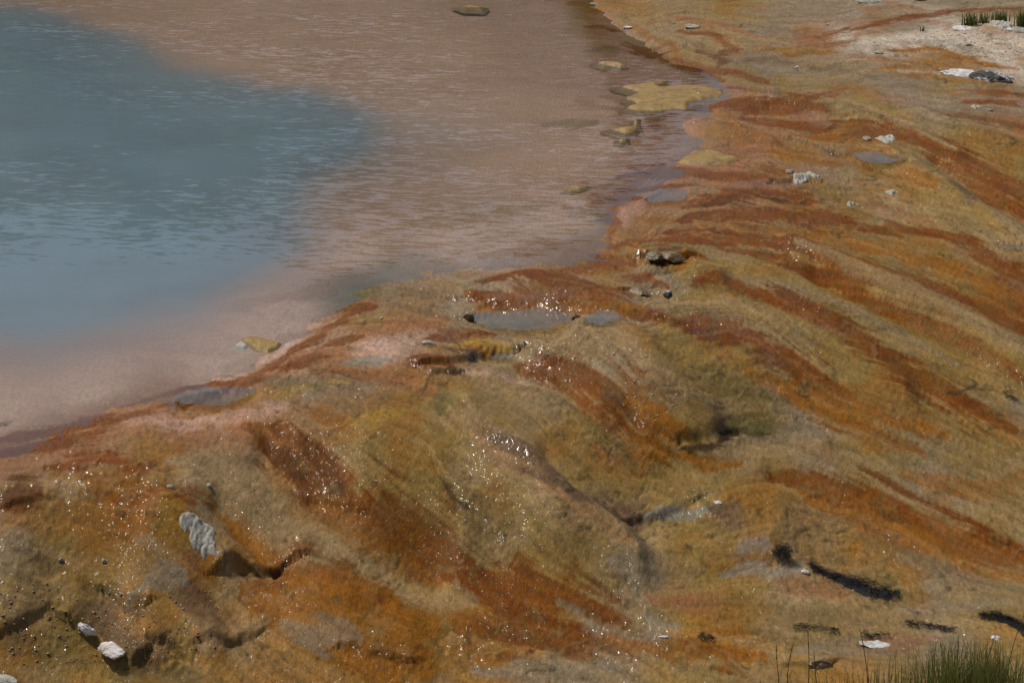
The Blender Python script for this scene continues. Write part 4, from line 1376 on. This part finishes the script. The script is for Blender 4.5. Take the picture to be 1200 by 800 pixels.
debris("long black matted drift widening to the right beyond the white chip", [(949, 666, 3), (965, 673, 4), (985, 680, 5), (1005, 686, 7), (1025, 694, 10), (1042, 699, 8), (1054, 699, 3)], 900, 1)
debris("black matted drift cut by the right edge", [(1148, 724, 3), (1160, 724, 6), (1175, 727, 5), (1188, 732, 6), (1200, 738, 9), (1215, 745, 9)], 600, 2)
debris("small upright tuft of black debris left of the long drift", [(908, 656, 3), (916, 655, 4.4), (926, 656, 2)], 300, 3, 0.05, True, lift=0.10)
debris("thin broken black line between the two largest drifts", [(1062, 733, 4), (1072, 735, 2), (1083, 735, 3), (1100, 738, 3), (1118, 740, 1.5)], 200, 4, 0.02)
debris("thin wavy black line behind the stems at the bottom", [(928, 738, 2), (945, 738, 2), (962, 740, 2.5), (982, 742, 1.5)], 130, 5, 0.015)
debris("short dark film above the pinkish crust strip", [(1010, 747, 3), (1022, 748, 2), (1042, 747, 1.5)], 90, 6, 0.015)
debris("little dark clump near the bottom left of the stems", [(820, 749, 2), (828, 750, 4), (836, 751, 2)], 70, 7, 0.02)
debris("dark flecks near the right edge below the rusty band", [(1176, 464, 2), (1184, 468, 2.5), (1194, 472, 1.5)], 50, 10, 0.012)

# ------------------------------------------------------------------ grasses
def blades(n, base_fn, hmin, hmax, seed, wd=0.006, lean=0.18, segs=5):
    r = np.random.default_rng(seed)
    V, F, T = [], [], []
    for _ in range(n):
        x, y, hs = base_fn(r)
        h = r.uniform(hmin, hmax) * hs
        a = r.uniform(0, 2 * math.pi)
        ln = abs(r.normal(0, lean)) * h
        tx, ty = math.cos(a) * ln, math.sin(a) * ln
        b = r.uniform(0, math.pi)
        ux, uy = math.cos(b) * wd, math.sin(b) * wd
        k0 = len(V)
        tone = r.random()
        for i in range(segs):
            t = i / (segs - 1)
            w = (1 - t ** 1.5) * 0.5 + 0.06
            cx_, cy_, cz_ = x + tx * t * t, y + ty * t * t, h * t * (1 - 0.15 * t)
            V += [(cx_ - ux * w, cy_ - uy * w, cz_), (cx_ + ux * w, cy_ + uy * w, cz_)]
            T += [(t, tone), (t, tone)]
        for i in range(segs - 1):
            F.append((k0 + 2 * i, k0 + 2 * i + 1, k0 + 2 * i + 3, k0 + 2 * i + 2))
    return np.array(V), np.array(F), np.array(T)


def grass_mesh(name, V, F, T, dead=0.22):
    me = mesh_np(name, V, F)
    t, q = T[:, 0], T[:, 1]
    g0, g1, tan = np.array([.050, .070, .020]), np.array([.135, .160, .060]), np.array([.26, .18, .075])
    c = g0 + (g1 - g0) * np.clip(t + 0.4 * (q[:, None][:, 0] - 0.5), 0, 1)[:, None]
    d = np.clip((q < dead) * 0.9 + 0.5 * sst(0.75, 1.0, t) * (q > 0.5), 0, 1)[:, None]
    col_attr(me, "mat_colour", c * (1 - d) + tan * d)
    return me


def mat_grass():
    t = NT("grass_blade")
    col = t.new("ShaderNodeAttribute", attribute_name="mat_colour").outputs["Color"]
    t.link(col, t.bsdf.inputs["Base Color"])
    t.bsdf.inputs["Roughness"].default_value = 0.55
    tl = t.new("ShaderNodeBsdfTranslucent")
    t.link(t.mix(1.0, col, (1.2, 1.3, .6), 'MULTIPLY'), tl.inputs[0])
    mx = t.new("ShaderNodeMixShader")
    mx.inputs[0].default_value = 0.4
    t.link(t.bsdf.outputs[0], mx.inputs[1])
    t.link(tl.outputs[0], mx.inputs[2])
    t.link(mx.outputs[0], t.out.inputs[0])
    return t.m


M_GRASS = mat_grass()
# sedge bed in the lower right corner: an outline in photograph points, taller in its middle
BED = np.array([(880, 808, .45), (940, 806, .7), (1000, 806, .85), (1040, 806, 1.0), (1080, 806, 1.15), (1110, 806, 1.35), (1140, 806, 1.3), (1165, 806, 1.2), (1190, 806, 1.0), (1230, 806, .9)])


def bed_fn(r):
    u = min(max(r.beta(1.5, 1.0), 0), 1) * (len(BED) - 1)
    if r.random() < 0.35:
        u = r.uniform(4.2, 7.4)
    k = min(int(u), len(BED) - 2)
    p = BED[k] + (BED[k + 1] - BED[k]) * (u - k)
    qx, qy, _ = on_level(p[0] + r.normal(0, 7), 0, 0) + (0,)
    x, y = bed_world(p[0] + r.normal(0, 7), p[1] + abs(r.normal(0, 22)) - 3)
    return x, y, p[2]


bw_x, bw_y, _ = hit(np.linspace(880, 1260, 60), np.full(60, 800))


def bed_world(px, py):
    z = -1.70 * 0.72
    x, y = on_level(px, py, z)
    return float(x), float(y)


V, F, T = blades(1350, bed_fn, 0.18, 0.46, 3, 0.0055, 0.22)
V[:, 2] += ground_z(V[:, 0], V[:, 1])
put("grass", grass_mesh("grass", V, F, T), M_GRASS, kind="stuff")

TUFTS = [
    ("leftmost dense grass tuft on the far sand bank beside the white stone", 1137, 30, 110, .30, 9),
    ("second grass tuft of the far bank, behind the grey slab", 1152, 27, 80, .24, 7),
    ("third grass tuft of the far bank, spreading above the grey slab", 1172, 26, 130, .26, 10),
    ("rightmost tall grass tuft on the far bank at the edge", 1196, 31, 100, .36, 7),
    ("faint sparse grass tuft alone at the left of the sand bank", 1080, 37, 16, .14, 3),
]
for k, (lab, px, py, n, h, wpx) in enumerate(TUFTS):
    x, y, z = (float(v[0]) for v in hit([px], [py]))
    w = wpx * mpp(y)
    V, F, T = blades(n, lambda r: (r.normal(0, w * 0.46), r.normal(0, w * 0.4), 1), h * 0.35, h, 40 + k, 0.013, 0.22)
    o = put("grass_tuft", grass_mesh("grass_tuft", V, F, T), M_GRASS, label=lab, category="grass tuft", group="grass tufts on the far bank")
    o.location = (x, y, z - 0.01)

STEMS = [
    ("tall straight sedge stem in front of the black lined puddle", 947, 801, 946, 720),
    ("short dark sedge stem left of the tall straight one", 912, 800, 909, 741),
    ("bent sedge stem between the short dark one and the tall straight one", 922, 802, 929, 738),
    ("leaning sedge stem rising by the pinkish crust strip", 1018, 802, 1003, 726),
    ("tallest sedge stem above the thick of the bed", 1120, 805, 1121, 740),
    ("sedge stem leaning right at the edge of the bed", 1150, 806, 1166, 738),
    ("thin sedge stem left of the thick of the bed", 1106, 806, 1100, 744),
    ("low sedge stem farthest left by the bottom edge", 891, 806, 892, 785),
    ("fine stem slanting up to the right edge", 1178, 806, 1204, 700),
    ("low sedge stem near the tall straight one's foot", 958, 806, 951, 752),
]
for k, (lab, x0, y0, x1, y1) in enumerate(STEMS):
    bx_, by_ = bed_world(x0, y0)
    bz = float(ground_z(np.array([bx_]), np.array([by_]))[0])
    m = mpp(by_)
    H, dx = (y0 - y1) * m * 1.04, (x1 - x0) * m
    r = np.random.default_rng(60 + k)
    V, F = [], []
    ns, nsd = 14, 5
    for i in range(ns):
        t = i / (ns - 1)
        rad = 0.0045 * (1 - 0.6 * t) * (1 if i < ns - 1 else 0.2)
        if 0.55 < t < 0.97:
            rad *= 1.0 + 0.8 * (i % 2)
        c = (dx * t ** 1.6 + 0.006 * math.sin(5 * t + k), 0.01 * math.sin(4 * t + k), H * t)
        for j in range(nsd):
            a = 2 * math.pi * j / nsd
            V.append((c[0] + rad * math.cos(a), c[1] + rad * math.sin(a), c[2]))
    for i in range(ns - 1):
        for j in range(nsd):
            F.append((i * nsd + j, i * nsd + (j + 1) % nsd, (i + 1) * nsd + (j + 1) % nsd, (i + 1) * nsd + j))
    V = np.array(V)
    tt = np.repeat(np.linspace(0, 1, ns), nsd)
    me = grass_mesh("sedge_stem", V, np.array(F), np.stack([tt * 0.6, np.full(len(V), 0.4)], -1))
    o = put("sedge_stem", me, M_GRASS, label=lab, category="sedge", group="sedge stems at the bottom right")
    o.location = (bx_, by_, bz - 0.01)

# ------------------------------------------------------------------ loose crumbs of sinter
def crumbs(name, n, poly, smin, smax, seed, mat):
    r = np.random.default_rng(seed)
    P = np.array(poly, float)
    qx = r.uniform(P[:, 0].min(), P[:, 0].max(), n * 6)
    qy = r.uniform(P[:, 1].min(), P[:, 1].max(), n * 6)
    s = sdist(P, qx, qy, 1.0) > 0
    qx, qy = qx[s][:n], qy[s][:n]
    x, y, z = hit(qx, qy)
    v, f = ICO[1]
    V, F = [], []
    for i in range(len(x)):
        sc = r.uniform(smin, smax) * r.uniform(0.5, 1) ** 2
        q = v * (1 + 0.5 * (r.random((len(v), 1)) - 0.5)) * sc * np.array([1.2, 1, 0.65])
        a = r.uniform(0, 6.28)
        q = np.stack([q[:, 0] * math.cos(a) - q[:, 1] * math.sin(a), q[:, 0] * math.sin(a) + q[:, 1] * math.cos(a), q[:, 2]], -1)
        F.append(f + i * len(v))
        V.append(q + [x[i], y[i], z[i] + 0.1 * sc])
    put(name, mesh_np(name, np.concatenate(V), np.concatenate(F), False), mat, kind="stuff")


crumbs("gravel", 420, [(1000, 48), (1110, 34), (1200, 30), (1200, 78), (1120, 62)], 0.008, 0.026, 1, M_GREY)
crumbs("crust_crumbs", 260, [(0, 680), (120, 690), (250, 690), (260, 760), (150, 780), (0, 780)], 0.006, 0.018, 2, M_BROWN)
crumbs("pale_crumbs", 90, [(560, 400), (740, 395), (820, 480), (760, 500), (700, 430)], 0.004, 0.02, 3, M_GREY)
